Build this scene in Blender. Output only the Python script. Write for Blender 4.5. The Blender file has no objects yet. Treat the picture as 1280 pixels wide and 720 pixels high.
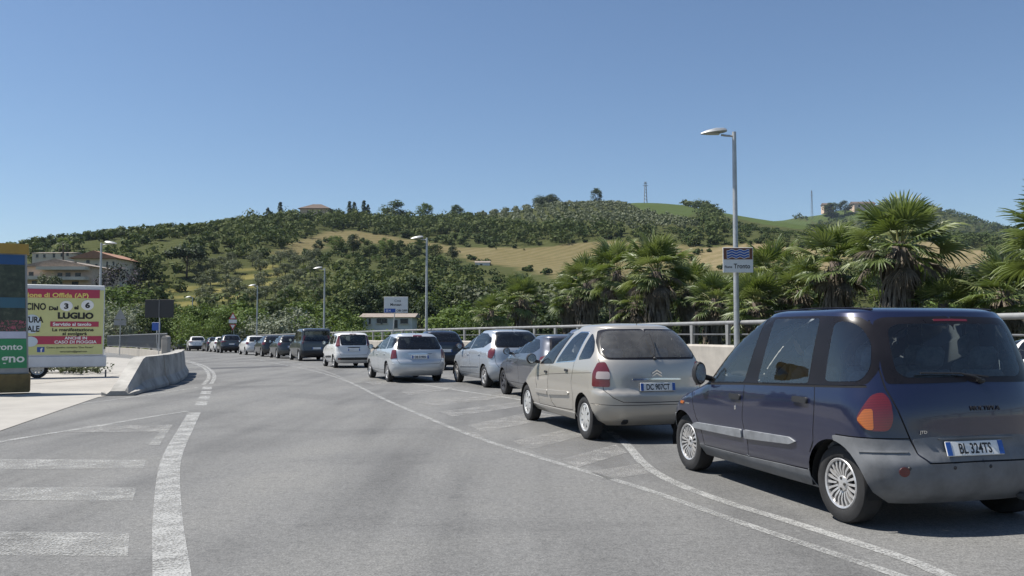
import bpy, math, random
import numpy as np
from mathutils import Vector, Matrix
from mathutils.geometry import delaunay_2d_cdt
R_ = math.radians
rng = np.random.default_rng(7)
random.seed(7)
scene = bpy.context.scene
COL = scene.collection

# ------------------------------------------------------------------ camera, sky, sun, exposure
FPX, HOR, EYE = 1065.0, 414.5, 1.52          # focal length in photo pixels, horizon row, eye height
PITCH = math.atan((HOR - 360) / FPX)
cam = bpy.data.cameras.new('camera')
cam.sensor_width = 36.0
cam.lens = FPX / 1280 * 36
cam.clip_start = 0.05
cam.clip_end = 20000
camo = bpy.data.objects.new('camera', cam)
COL.objects.link(camo)
camo.location = (0, 0, EYE)
camo.rotation_euler = (math.pi / 2 + PITCH, 0, 0)
scene.camera = camo

SUN_EL, SUN_DIR = R_(60), Vector((-1.0, 0.06, 0)).normalized()
to_sun = Vector((SUN_DIR.x * math.cos(SUN_EL), SUN_DIR.y * math.cos(SUN_EL), math.sin(SUN_EL)))
world = bpy.data.worlds.new('World')
scene.world = world
world.use_nodes = True
wn = world.node_tree
bg = wn.nodes['Background']
sky = wn.nodes.new('ShaderNodeTexSky')
sky.sky_type = 'NISHITA'
sky.sun_disc = False
sky.sun_elevation = SUN_EL
sky.sun_rotation = math.atan2(to_sun.x, to_sun.y)
sky.altitude = 20
sky.air_density = 1.0
sky.dust_density = 0.25
sky.ozone_density = 4.6
wn.links.new(sky.outputs[0], bg.inputs[0])
bg.inputs[1].default_value = 0.078
sl = bpy.data.lights.new('sun', 'SUN')
sl.energy = 4.9
sl.angle = R_(0.53)
sl.color = (1.0, 0.955, 0.88)
slo = bpy.data.objects.new('sun', sl)
COL.objects.link(slo)
slo.rotation_euler = (-to_sun).to_track_quat('-Z', 'Y').to_euler()
slo.location = to_sun * 200
scene.view_settings.view_transform = 'Standard'
scene.view_settings.look = 'None'
scene.view_settings.gamma = 1
scene.view_settings.use_curve_mapping = False
scene.view_settings.exposure = 0.56
scene.cycles.max_bounces = 7
scene.cycles.diffuse_bounces = 2
scene.cycles.glossy_bounces = 3
scene.cycles.transmission_bounces = 4
scene.cycles.transparent_max_bounces = 14
scene.cycles.volume_bounces = 0
scene.cycles.caustics_reflective = False
scene.cycles.caustics_refractive = False

# ------------------------------------------------------------------ surveying helpers (photo pixel -> place)
_fw = np.array([0, math.cos(PITCH), math.sin(PITCH)])
_up = np.array([0, -math.sin(PITCH), math.cos(PITCH)])
_C = np.array([0, 0, EYE])


def ray(px, py):
    return _fw + np.array([(px - 640) / FPX, 0, 0]) + (360 - py) / FPX * _up


def road_z(y):
    d = np.maximum(0.0, np.asarray(y, float) - 12)
    return -0.00009 * np.where(d < 95, d * d, 95 * 95 + 2 * 95 * (d - 95))


def gp(px, py):
    d = ray(px, py)
    z = 0.0
    for _ in range(30):
        t = (z - EYE) / d[2]
        z = float(road_z(t * d[1]))
    return np.array([t * d[0], t * d[1], z])


def at(px, py, Y):
    d = ray(px, py)
    return _C + d * (Y / d[1])


# ------------------------------------------------------------------ object helpers
def link(o, parent=None):
    COL.objects.link(o)
    if parent is not None:
        o.parent = parent
    return o


def tag(o, label=None, cat=None, group=None, kind=None):
    if label: o['label'] = label
    if cat: o['category'] = cat
    if group: o['group'] = group
    if kind: o['kind'] = kind
    return o


def empty(name, loc=(0, 0, 0), rz=0, parent=None):
    o = bpy.data.objects.new(name, None)
    o.empty_display_size = 0.2
    o.location = loc
    o.rotation_euler = (0, 0, rz)
    return link(o, parent)


def mk_mesh(name, V, Fc, mats, smooth=False, normals=None, mi=None):
    me = bpy.data.meshes.new(name)
    V = np.asarray(V, float)
    me.from_pydata(V.tolist(), [], Fc if isinstance(Fc, list) else Fc.tolist())
    for m in (mats if isinstance(mats, (list, tuple)) else [mats]):
        me.materials.append(m)
    if smooth or normals is not None:
        me.polygons.foreach_set('use_smooth', np.ones(len(me.polygons), bool))
    if mi is not None:
        me.polygons.foreach_set('material_index', np.asarray(mi, np.int32))
    if normals is not None:
        me.normals_split_custom_set_from_vertices(np.asarray(normals, float).tolist())
    elif smooth == 'auto':
        me.set_sharp_from_angle(angle=R_(38))
    me.update()
    return me


def mk_tris(name, V, nper, mats, attr=None):
    """fast mesh of separate polygons with nper corners each; V is (n*nper,3)"""
    me = bpy.data.meshes.new(name)
    n = len(V)
    me.vertices.add(n)
    me.vertices.foreach_set('co', np.ascontiguousarray(V, np.float32).ravel())
    me.loops.add(n)
    me.loops.foreach_set('vertex_index', np.arange(n, dtype=np.int32))
    me.polygons.add(n // nper)
    me.polygons.foreach_set('loop_start', np.arange(0, n, nper, dtype=np.int32))
    for m in (mats if isinstance(mats, (list, tuple)) else [mats]):
        me.materials.append(m)
    if attr is not None:
        a = me.attributes.new('tint', 'FLOAT', 'FACE')
        a.data.foreach_set('value', np.ascontiguousarray(attr, np.float32))
    me.update(calc_edges=True)
    return me


def obj(name, me, parent=None, loc=None, rot=None):
    o = bpy.data.objects.new(name, me)
    if loc is not None: o.location = loc
    if rot is not None: o.rotation_euler = rot
    return link(o, parent)


class MB:
    """collects simple solids, then builds ONE mesh"""
    def __init__(s):
        s.v = []; s.f = []

    def add(s, V, Fc, M=None):
        b = len(s.v)
        for p in V:
            p = Vector(p)
            if M is not None: p = M @ p
            s.v.append(tuple(p))
        s.f += [[b + i for i in f] for f in Fc]
        return s

    def box(s, c, d, M=None, bev=0.0):
        x, y, z = [k / 2 for k in d]
        if bev <= 0:
            V = [(c[0] + i * x, c[1] + j * y, c[2] + k * z) for i in (-1, 1) for j in (-1, 1) for k in (-1, 1)]
            Fc = [(0, 1, 3, 2), (4, 6, 7, 5), (0, 4, 5, 1), (2, 3, 7, 6), (0, 2, 6, 4), (1, 5, 7, 3)]
            return s.add(V, Fc, M)
        b = min(bev, x * .98, y * .98, z * .98)
        V = []; idx = {}
        for i in (-1, 1):
            for j in (-1, 1):
                for k in (-1, 1):
                    for a in range(3):
                        h = [x - b, y - b, z - b]; h[a] = [x, y, z][a]
                        idx[(i, j, k, a)] = len(V)
                        V.append((c[0] + i * h[0], c[1] + j * h[1], c[2] + k * h[2]))
        Fc = []
        g = lambda *t: idx[t]
        for q in (-1, 1):
            Fc.append([g(q, -1, -1, 0), g(q, 1, -1, 0), g(q, 1, 1, 0), g(q, -1, 1, 0)][::q])
            Fc.append([g(-1, q, -1, 1), g(-1, q, 1, 1), g(1, q, 1, 1), g(1, q, -1, 1)][::q])
            Fc.append([g(-1, -1, q, 2), g(1, -1, q, 2), g(1, 1, q, 2), g(-1, 1, q, 2)][::q])
        for i in (-1, 1):
            for j in (-1, 1):
                Fc.append([g(i, j, -1, 0), g(i, j, -1, 1), g(i, j, 1, 1), g(i, j, 1, 0)][::i * j])
                Fc.append([g(i, -1, j, 2), g(i, -1, j, 0), g(i, 1, j, 0), g(i, 1, j, 2)][::i * j])
                Fc.append([g(-1, i, j, 1), g(-1, i, j, 2), g(1, i, j, 2), g(1, i, j, 1)][::i * j])
                for k in (-1, 1):
                    Fc.append([g(i, j, k, 0), g(i, j, k, 1), g(i, j, k, 2)][::i * j * k])
        return s.add(V, Fc, M)

    def tube(s, pts, rad, n=8, M=None, cap=True):
        pts = [Vector(p) for p in pts]
        rad = rad if isinstance(rad, (list, tuple)) else [rad] * len(pts)
        V = []; Fc = []
        prev = None
        for i, p in enumerate(pts):
            t = (pts[min(i + 1, len(pts) - 1)] - pts[max(i - 1, 0)]).normalized()
            if prev is None:
                a = Vector((0, 0, 1)) if abs(t.z) < .9 else Vector((1, 0, 0))
                u = t.cross(a).normalized()
            else:
                u = (prev - t * prev.dot(t)).normalized()
            prev = u
            w = t.cross(u)
            for k in range(n):
                an = 2 * math.pi * k / n
                V.append(p + (u * math.cos(an) + w * math.sin(an)) * rad[i])
        for i in range(len(pts) - 1):
            for k in range(n):
                a, b = i * n + k, i * n + (k + 1) % n
                Fc.append((a, b, b + n, a + n))
        if cap:
            Fc.append(list(range(n))[::-1]); Fc.append([(len(pts) - 1) * n + k for k in range(n)])
        return s.add(V, Fc, M)

    def lathe(s, prof, n=24, axis='y', M=None, a0=0, a1=2 * math.pi):
        full = abs(a1 - a0 - 2 * math.pi) < 1e-6
        m = n if full else n + 1
        V = []
        for k in range(m):
            an = a0 + (a1 - a0) * k / n
            c, sn = math.cos(an), math.sin(an)
            for (r, h) in prof:
                V.append((r * c, h, r * sn) if axis == 'y' else (r * c, r * sn, h))
        P = len(prof); Fc = []
        for k in range(n):
            for i in range(P - 1):
                a = k * P + i; b = ((k + 1) % m) * P + i
                Fc.append((a, a + 1, b + 1, b) if axis == 'y' else (a, b, b + 1, a + 1))
        return s.add(V, Fc, M)

    def ell(s, c, r, n=12, m=8, M=None):
        V = []; Fc = []
        for i in range(m + 1):
            ph = math.pi * i / m
            for k in range(n):
                an = 2 * math.pi * k / n
                V.append((c[0] + r[0] * math.sin(ph) * math.cos(an), c[1] + r[1] * math.sin(ph) * math.sin(an), c[2] + r[2] * math.cos(ph)))
        for i in range(m):
            for k in range(n):
                a, b = i * n + k, i * n + (k + 1) % n
                Fc.append((a, a + n, b + n, b))
        return s.add(V, Fc, M)

    def prism(s, poly, y0, y1, M=None, plane='xz'):
        n = len(poly)
        mk = (lambda p, h: (p[0], h, p[1])) if plane == 'xz' else (lambda p, h: (p[0], p[1], h)) if plane == 'xy' else (lambda p, h: (h, p[0], p[1]))
        V = [mk(p, y0) for p in poly] + [mk(p, y1) for p in poly]
        Fc = [list(range(n)), list(range(n, 2 * n))[::-1]] + [(i, i + n, (i + 1) % n + n, (i + 1) % n) for i in range(n)]
        return s.add(V, Fc, M)

    def build(s, name, mat, parent=None, smooth=False, loc=None, rot=None):
        me = mk_mesh(name, s.v, s.f, mat, smooth)
        bm_fix(me)
        if smooth: me.set_sharp_from_angle(angle=R_(40))
        return obj(name, me, parent, loc, rot)


def bm_fix(me):
    import bmesh
    bm = bmesh.new(); bm.from_mesh(me)
    bmesh.ops.recalc_face_normals(bm, faces=bm.faces[:])
    bm.to_mesh(me); bm.free()


_txt = {}
def text_mesh(body, size, mat, bold=0.0, sx=1.0, align='LEFT', depth=0.0):
    cu = bpy.data.curves.new('lettering', 'FONT')
    cu.body = body
    cu.size = size
    cu.align_x = align
    cu.offset = bold
    cu.resolution_u = 3
    cu.extrude = depth
    o = bpy.data.objects.new('lettering', cu)
    COL.objects.link(o)
    dg = bpy.context.evaluated_depsgraph_get()
    me = bpy.data.meshes.new_from_object(o.evaluated_get(dg))
    bpy.data.objects.remove(o)
    me.materials.clear(); me.materials.append(mat)
    if sx != 1.0:
        for v in me.vertices: v.co.x *= sx
    return me


def copy_tree(o, parent=None):
    c = o.copy(); COL.objects.link(c); c.parent = parent
    for ch in o.children: copy_tree(ch, c)
    return c


def round_poly(P, r, n=4):
    P = [p for i, p in enumerate(P) if math.dist(p, P[i - 1]) > 1e-4]
    if r <= 0: return [tuple(p) for p in P]
    out = []
    for k in range(len(P)):
        a, b, c = np.array(P[k - 1], float), np.array(P[k], float), np.array(P[(k + 1) % len(P)], float)
        u, v = a - b, c - b
        lu, lv = np.linalg.norm(u), np.linalg.norm(v)
        d = min(r, lu * .45, lv * .45)
        p0, p1 = b + u / lu * d, b + v / lv * d
        for i in range(n + 1):
            t = i / n
            out.append(tuple((1 - t)**2 * p0 + 2 * t * (1 - t) * b + t * t * p1))
    return out


def densify(P, step=.07, closed=True):
    out = []
    n = len(P)
    for k in range(n if closed else n - 1):
        a, b = np.array(P[k], float), np.array(P[(k + 1) % n], float)
        m = max(1, int(np.linalg.norm(b - a) / step))
        out += [tuple(a + (b - a) * i / m) for i in range(m)]
    if not closed: out.append(tuple(P[-1]))
    return out


def pip(pts, poly):
    x, y = pts[:, 0], pts[:, 1]
    inside = np.zeros(len(pts), bool)
    px, py = poly[:, 0], poly[:, 1]
    j = len(poly) - 1
    for i in range(len(poly)):
        if py[i] != py[j]:
            c = ((py[i] > y) != (py[j] > y)) & (x < (px[j] - px[i]) * (y - py[i]) / (py[j] - py[i]) + px[i])
            inside ^= c
        j = i
    return inside


def circ(cx, cz, r, n=36):
    return [(cx + r * math.cos(2 * math.pi * k / n), cz + r * math.sin(2 * math.pi * k / n)) for k in range(n)]


# ------------------------------------------------------------------ materials
def nn(nt, t, **kw):
    n = nt.nodes.new(t)
    for k, v in kw.items():
        if k in n.inputs: n.inputs[k].default_value = v
        else: setattr(n, k, v)
    return n


def mixc(nt, fac, a, b, mode='MIX'):
    m = nt.nodes.new('ShaderNodeMix'); m.data_type = 'RGBA'; m.blend_type = mode
    for sck, val in ((m.inputs[0], fac), (m.inputs[6], a), (m.inputs[7], b)):
        if isinstance(val, bpy.types.NodeSocket): nt.links.new(val, sck)
        elif isinstance(val, (int, float)): sck.default_value = val
        else: sck.default_value = (*val, 1) if len(val) == 3 else val
    return m.outputs[2]


def mth(nt, op, a, b=None, c=None, clamp=False):
    m = nt.nodes.new('ShaderNodeMath'); m.operation = op; m.use_clamp = clamp
    for i, v in enumerate((a, b, c)):
        if v is None: continue
        if isinstance(v, bpy.types.NodeSocket): nt.links.new(v, m.inputs[i])
        else: m.inputs[i].default_value = v
    return m.outputs[0]


def ramp(nt, fac, stops):
    r = nt.nodes.new('ShaderNodeValToRGB')
    e = r.color_ramp.elements
    while len(e) < len(stops): e.new(.5)
    for i, (p, c) in enumerate(stops):
        e[i].position = p; e[i].color = (*c, 1) if len(c) == 3 else c
    nt.links.new(fac, r.inputs[0])
    return r.outputs[0]


def newmat(name):
    m = bpy.data.materials.new(name); m.use_nodes = True
    nt = m.node_tree
    return m, nt, nt.nodes['Principled BSDF']


def coords(nt, kind='Object'):
    return nt.nodes.new('ShaderNodeTexCoord').outputs[kind]


def noise(nt, vec, scale, detail=4, rough=.6, dist=0.0, out=0):
    n = nn(nt, 'ShaderNodeTexNoise', Scale=scale, Detail=detail, Roughness=rough, Distortion=dist)
    if vec is not None: nt.links.new(vec, n.inputs['Vector'])
    return n.outputs[out]


def pm(name, col, rough=.6, metal=0.0, var=.12, vs=3.0, bump=0.0, bs=60.0, coat=0.0, spec=.5, obj_rand=0.0):
    """plain procedural material: base colour with two scales of wear"""
    m, nt, b = newmat(name)
    co = coords(nt)
    n1 = noise(nt, co, vs, 5, .65)
    dk = tuple(c * (1 - var * 1.6) for c in col); lt = tuple(min(1, c * (1 + var)) for c in col)
    c = ramp(nt, n1, [(.25, dk), (.55, col), (.8, lt)])
    nt.links.new(c, b.inputs['Base Color'])
    r = mth(nt, 'MULTIPLY_ADD', n1, .25, rough - .12, clamp=True)
    nt.links.new(r, b.inputs['Roughness'])
    b.inputs['Metallic'].default_value = metal
    b.inputs['Specular IOR Level'].default_value = spec
    b.inputs['Coat Weight'].default_value = coat
    if bump > 0:
        bn = nn(nt, 'ShaderNodeBump', Strength=bump, Distance=.01)
        nt.links.new(noise(nt, co, bs, 4, .7), bn.inputs['Height'])
        nt.links.new(bn.outputs[0], b.inputs['Normal'])
    return m


def paint(name, col, metal=.55, rough=.32, dirt=.35):
    """car paint: metallic flake under a clear coat, road dust low down"""
    m, nt, b = newmat(name)
    co = coords(nt)
    n1 = noise(nt, co, 2.3, 5, .65)
    sx = nn(nt, 'ShaderNodeSeparateXYZ'); nt.links.new(co, sx.inputs[0])
    low = mth(nt, 'MULTIPLY_ADD', sx.outputs[2], -1.3, 1.15, clamp=True)
    d = mth(nt, 'MULTIPLY', mth(nt, 'MULTIPLY', low, n1), dirt, clamp=True)
    n2 = noise(nt, co, 14, 4, .7)
    d = mth(nt, 'ADD', d, mth(nt, 'MULTIPLY', mth(nt, 'GREATER_THAN', n2, .68), .06 * dirt), clamp=True)
    geo = nt.nodes.new('ShaderNodeNewGeometry')
    c = mixc(nt, d, col, (.22, .20, .17))
    c = mixc(nt, geo.outputs['Backfacing'], c, (.26, .26, .26))      # trim on the inner side of the panels
    nt.links.new(c, b.inputs['Base Color'])
    nt.links.new(mth(nt, 'MULTIPLY_ADD', d, -1.2, metal, clamp=True), b.inputs['Metallic'])
    nt.links.new(mth(nt, 'MULTIPLY_ADD', d, .9, rough, clamp=True), b.inputs['Roughness'])
    b.inputs['Coat Weight'].default_value = .9
    nt.links.new(mth(nt, 'MULTIPLY_ADD', d, .8, .05, clamp=True), b.inputs['Coat Roughness'])
    return m


def glass(name, tint, refl=1.75, dust=.02):
    m, nt, b = newmat(name)
    nt.nodes.remove(b)
    out = nt.nodes['Material Output']
    tr = nn(nt, 'ShaderNodeBsdfTransparent', Color=(*tint, 1))
    gl = nn(nt, 'ShaderNodeBsdfGlossy', Roughness=.015)
    df = nn(nt, 'ShaderNodeBsdfDiffuse', Color=(.5, .48, .44, 1))
    fr = nn(nt, 'ShaderNodeFresnel', IOR=refl)
    m1 = nt.nodes.new('ShaderNodeMixShader'); m2 = nt.nodes.new('ShaderNodeMixShader')
    nt.links.new(fr.outputs[0], m1.inputs[0]); nt.links.new(tr.outputs[0], m1.inputs[1]); nt.links.new(gl.outputs[0], m1.inputs[2])
    nt.links.new(mth(nt, 'MULTIPLY', noise(nt, coords(nt), 6, 4, .7), dust), m2.inputs[0])
    nt.links.new(m1.outputs[0], m2.inputs[1]); nt.links.new(df.outputs[0], m2.inputs[2])
    nt.links.new(m2.outputs[0], out.inputs['Surface'])
    return m


M = {}
M['black_plastic'] = pm('black_plastic', (.018, .018, .02), .55, var=.2)
M['gap'] = pm('shut_line', (.006, .006, .007), .9)
M['pillar'] = pm('pillar_trim', (.014, .013, .016), .3, var=.2, spec=.22)
M['grey_plastic'] = pm('grey_bumper_plastic', (.155, .16, .168), .6, var=.25, vs=4, bump=.05, bs=300)
M['mould'] = pm('side_moulding', (.22, .23, .245), .5, var=.25, vs=7)
M['tyre'] = pm('tyre_rubber', (.022, .022, .023), .85, var=.3, vs=9, bump=.3, bs=120)
M['alloy'] = pm('alloy_rim', (.62, .61, .60), .38, metal=.6, var=.2, vs=16)
M['hubcap'] = pm('silver_hubcap', (.60, .60, .59), .42, metal=.45, var=.18, vs=12)
M['dark_rim'] = pm('dark_rim', (.10, .10, .11), .4, metal=.5)
M['well'] = pm('wheel_well', (.012, .012, .012), .95)
M['brake'] = pm('brake_disc', (.06, .055, .05), .6, metal=.4)
M['interior'] = pm('cabin_lining', (.13, .13, .135), .9)
M['seat'] = pm('seat_fabric', (.17, .18, .20), .95, var=.25, vs=18)
M['seat_light'] = pm('seat_fabric_pale', (.16, .16, .15), .95, var=.25, vs=18)
M['chrome'] = pm('chrome', (.75, .75, .76), .15, metal=1.0, var=.05)
M['plate_white'] = pm('plate_white', (.72, .72, .70), .5, var=.08)
M['plate_blue'] = pm('plate_blue', (.02, .09, .34), .45, var=.1)
M['print_black'] = pm('print_black', (.012, .012, .013), .6, var=.05)
M['print_white'] = pm('print_white', (.78, .78, .76), .6, var=.05)
M['glass'] = glass('window_glass', (.88, .94, .93), 2.15)
M['glass_dark'] = glass('tinted_glass', (.60, .68, .68))
M['glass_dusty'] = glass('dusty_glass', (.85, .90, .88), 1.85, .22)
M['glass_far'] = glass('privacy_glass', (.22, .25, .26))


def lamp_mat(name, col):
    m, nt, b = newmat(name)
    co = coords(nt)
    w = nn(nt, 'ShaderNodeTexWave', Scale=26, Distortion=.4); w.bands_direction = 'Z'
    nt.links.new(co, w.inputs['Vector'])
    c = mixc(nt, w.outputs[1], tuple(k * .55 for k in col), col)
    nt.links.new(c, b.inputs['Base Color'])
    b.inputs['Roughness'].default_value = .35
    b.inputs['Coat Weight'].default_value = 1
    b.inputs['Coat Roughness'].default_value = .03
    return m


M['lamp_red'] = lamp_mat('lamp_red', (.14, .004, .007))
M['lamp_amber'] = lamp_mat('lamp_amber', (.50, .125, .010))
M['lamp_clear'] = lamp_mat('lamp_clear', (.50, .42, .40))
M['mirror'] = pm('mirror_silver', (.8, .82, .84), .12, metal=1.0, var=.01)
# ------------------------------------------------------------------ terrain
def proj(P):
    """place -> photo pixel, for checking what stands where"""
    P = np.atleast_2d(P) - _C
    d = P @ _fw
    d = np.where(np.abs(d) < 1e-6, 1e-6, d)
    return np.column_stack([640 + FPX * P[:, 0] / d, 360 - FPX * (P @ _up) / d, d])


def catmull(P, n=8):
    P = [np.array(p, float) for p in P]
    P = [2 * P[0] - P[1]] + P + [2 * P[-1] - P[-2]]
    out = []
    for i in range(1, len(P) - 2):
        a, b, c, d = P[i - 1], P[i], P[i + 1], P[i + 2]
        for k in range(n):
            t = k / n
            out.append(.5 * (2 * b + (c - a) * t + (2 * a - 5 * b + 4 * c - d) * t * t + (3 * b - a - 3 * c + d) * t**3))
    out.append(P[-2])
    return np.array(out)


PARAPET = catmull([(19.6, -20), (14.4, 0), (10.4, 15), (6.3, 30), (2.0, 41), (-3.1, 51.9), (-10, 66), (-17.2, 79.9), (-27.2, 98), (-40, 118), (-60, 142), (-85, 165)], 8)


def par_x(y):
    return np.interp(y, PARAPET[:, 1], PARAPET[:, 0])


_ra = [(-900, 352, 380), (-500, 345, 400), (-200, 340, 420), (0, 333, 430), (130, 319, 430), (175, 306, 440), (230, 297, 450), (310, 282, 480), (350, 277, 500), (400, 271, 520), (470, 273, 560), (560, 276, 620), (640, 270, 680), (690, 262, 720), (745, 257, 760), (800, 257, 800), (850, 260, 840), (920, 272, 900), (1000, 286, 960), (1100, 306, 1000), (1250, 335, 1050), (1500, 372, 1100)]
_rb = [(700, 330, 1500), (820, 300, 1500), (900, 284, 1500), (960, 277, 1500), (1010, 269, 1480), (1080, 257, 1460), (1120, 255, 1460), (1170, 262, 1480), (1230, 278, 1500), (1280, 290, 1500), (1400, 305, 1500), (1700, 330, 1500)]


def _ridge(L):
    p = [at(*q) for q in L]
    return np.array([q[0] for q in p]), np.array([q[1] for q in p]), np.array([q[2] for q in p])


RA, RB = _ridge(_ra), _ridge(_rb)


def _hill(X, Y, rd, y0):
    Yr, Zr = np.interp(X, rd[0], rd[1]), np.interp(X, rd[0], rd[2])
    t = (Y - y0) / (Yr - y0)
    tc = np.clip(t, 0, 1)
    s = .2 * tc * tc * (3 - 2 * tc) + .8 * tc
    s = np.where(t > 1, 1 - .35 * (t - 1), s)
    return -3 + (Zr + 3) * s * (t > 0)


def terrain_z(X, Y):
    X, Y = np.asarray(X, float), np.asarray(Y, float)
    y0 = np.interp(X, [-400, -100, 60, 300, 700], [120, 125, 150, 180, 240])
    a = _hill(X, Y, RA, y0)
    b = _hill(X, Y, RB, 950.0)
    z = np.maximum(a, b)
    hilly = np.clip((Y - y0) / 150, 0, 1)
    z = z + hilly * (2.2 * np.sin(X / 47 + 1.3 * np.sin(Y / 80)) + 1.6 * np.sin(Y / 33 + X / 90))
    road = (X < par_x(Y) + .8) & (Y < 170) & (X > par_x(Y) - 75)
    near = np.clip((120 - Y) / 30, 0, 1)
    z = np.where(road, np.minimum(road_z(np.minimum(Y, 170)) - .25, 0), np.where(Y < 120, np.minimum(z, -1.6) * near + z * (1 - near), z))
    return z


FIELDS = {
    'gold': [[(336, 318), (370, 301), (400, 290), (440, 288), (482, 294), (530, 303), (577, 309), (650, 310), (720, 305), (769, 301), (835, 304), (891, 311), (870, 322), (850, 334), (780, 345), (700, 347), (640, 334), (600, 329), (570, 318), (530, 309), (470, 304), (410, 303), (385, 318)]],
    'tan': [[(886, 309), (942, 304), (1008, 311), (1060, 318), (1040, 338), (905, 338), (850, 334)],
            [(1140, 300), (1170, 304), (1200, 309), (1245, 317), (1240, 333), (1200, 345), (1150, 335)]],
    'vine': [[(774, 249), (816, 248), (877, 262), (860, 272), (835, 270), (788, 260)], [(893, 263), (942, 268), (1015, 277), (1010, 288), (960, 281), (905, 270)],
             [(985, 267), (1045, 259), (1092, 261), (1092, 274), (1017, 277)]],
    'strip': [[(266, 345), (280, 341), (284, 380), (262, 384)], [(300, 335), (312, 335), (316, 372), (302, 374)], [(330, 330), (338, 330), (345, 360), (334, 362)], [(222, 352), (238, 352), (236, 392), (222, 392)]],
}


def in_field(px, kinds=('gold', 'tan', 'vine', 'strip')):
    hit = np.zeros(len(px), bool)
    for k in kinds:
        for poly in FIELDS[k]:
            hit |= pip(px, np.array(poly, float))
    return hit


def build_terrain():
    xs = np.unique(np.concatenate([np.arange(-3000, -400, 60), np.arange(-400, 720, 5), np.arange(720, 1700, 15), np.arange(1700, 4000, 90)])).astype(float)
    ys = np.unique(np.concatenate([np.arange(-300, -30, 30), np.arange(-30, 120, 3), np.arange(120, 960, 5), np.arange(960, 1700, 15), np.arange(1700, 5000, 110)])).astype(float)
    X, Y = np.meshgrid(xs, ys)
    Z = terrain_z(X, Y)
    V = np.column_stack([X.ravel(), Y.ravel(), Z.ravel()])
    nx, ny = len(xs), len(ys)
    i = np.arange(ny - 1)[:, None] * nx + np.arange(nx - 1)[None, :]
    Fc = np.stack([i, i + 1, i + nx + 1, i + nx], -1).reshape(-1, 4)
    me = mk_mesh('hills', V, Fc, M['terrain'], True)
    px = proj(V)
    col = np.tile(np.array([.065, .07, .032, 1.0]), (len(V), 1))
    front = (V[:, 1] > 110)
    for k, c in (('gold', (.158, .128, .078)), ('tan', (.215, .168, .112)), ('vine', (.070, .092, .036)), ('strip', (.20, .17, .075))):
        col[in_field(px[:, :2], (k,)) & front, :3] = c
    a = me.color_attributes.new('land', 'FLOAT_COLOR', 'POINT')
    a.data.foreach_set('color', col.astype(np.float32).ravel())
    o = obj('hills', me)
    tag(o, kind='structure')


m, nt, b = newmat('terrain')
at_ = nn(nt, 'ShaderNodeAttribute', attribute_name='land')
co = coords(nt)
n1 = noise(nt, co, .035, 6, .65); n2 = noise(nt, co, .5, 4, .7)
c = mixc(nt, mth(nt, 'MULTIPLY_ADD', n1, 1.2, -.25, clamp=True), at_.outputs['Color'], (.62, .60, .50), 'MULTIPLY')
c2 = mixc(nt, mth(nt, 'MULTIPLY_ADD', n2, 1.3, -.3, clamp=True), c, (.55, .62, .42), 'MULTIPLY')
wv = nn(nt, 'ShaderNodeTexWave', Scale=.055, Distortion=3.5); wv.inputs['Detail'].default_value = 3; wv.bands_direction = 'X'
mpw = nn(nt, 'ShaderNodeMapping'); mpw.inputs['Rotation'].default_value = (0, 0, R_(35)); nt.links.new(co, mpw.inputs[0]); nt.links.new(mpw.outputs[0], wv.inputs['Vector'])
c2 = mixc(nt, mth(nt, 'MULTIPLY', wv.outputs[1], .55), c2, (.66, .70, .58), 'MULTIPLY')
n3 = noise(nt, co, 2.2, 3, .8)
c2 = mixc(nt, mth(nt, 'MULTIPLY_ADD', n3, 1.6, -.5, clamp=True), c2, (.62, .66, .52), 'MULTIPLY')
hs = nn(nt, 'ShaderNodeHueSaturation', Value=1.55); nt.links.new(c2, hs.inputs['Color'])
nt.links.new(hs.outputs[0], b.inputs['Base Color'])
b.inputs['Roughness'].default_value = 1.0
b.inputs['Specular IOR Level'].default_value = .05
M['terrain'] = m
build_terrain()

# ------------------------------------------------------------------ road, apron, markings
def sheet(name, poly, dz, mat, step=3.0, kind='structure', parent=None):
    """flat polygon (x, y) laid on the road surface dz above it"""
    P = densify([tuple(p[:2]) for p in poly], step)
    A = np.array(P)
    lo, hi = A.min(0), A.max(0)
    gx, gy = np.meshgrid(np.arange(lo[0], hi[0], step) + step / 2, np.arange(lo[1], hi[1], step) + step / 2)
    G = np.column_stack([gx.ravel(), gy.ravel()])
    G = G[pip(G, A)] if len(G) else G
    pts = [Vector(p) for p in P] + [Vector(g) for g in G]
    n = len(P)
    vo, eo, fo, *_ = delaunay_2d_cdt(pts, [(i, (i + 1) % n) for i in range(n)], [], 0, 1e-5)
    vo = np.array([(v.x, v.y) for v in vo]); T = np.array([list(f) for f in fo])
    T = T[pip(vo[T].mean(1), A)]
    V = np.column_stack([vo, road_z(vo[:, 1]) + dz])
    a = vo[T[:, 1]] - vo[T[:, 0]]; bb = vo[T[:, 2]] - vo[T[:, 0]]
    fl = a[:, 0] * bb[:, 1] - a[:, 1] * bb[:, 0] < 0
    T[fl] = T[fl][:, ::-1]
    me = mk_mesh(name, V, T, mat)
    o = obj(name, me, parent)
    if parent is None: tag(o, kind=kind)
    return o


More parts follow.
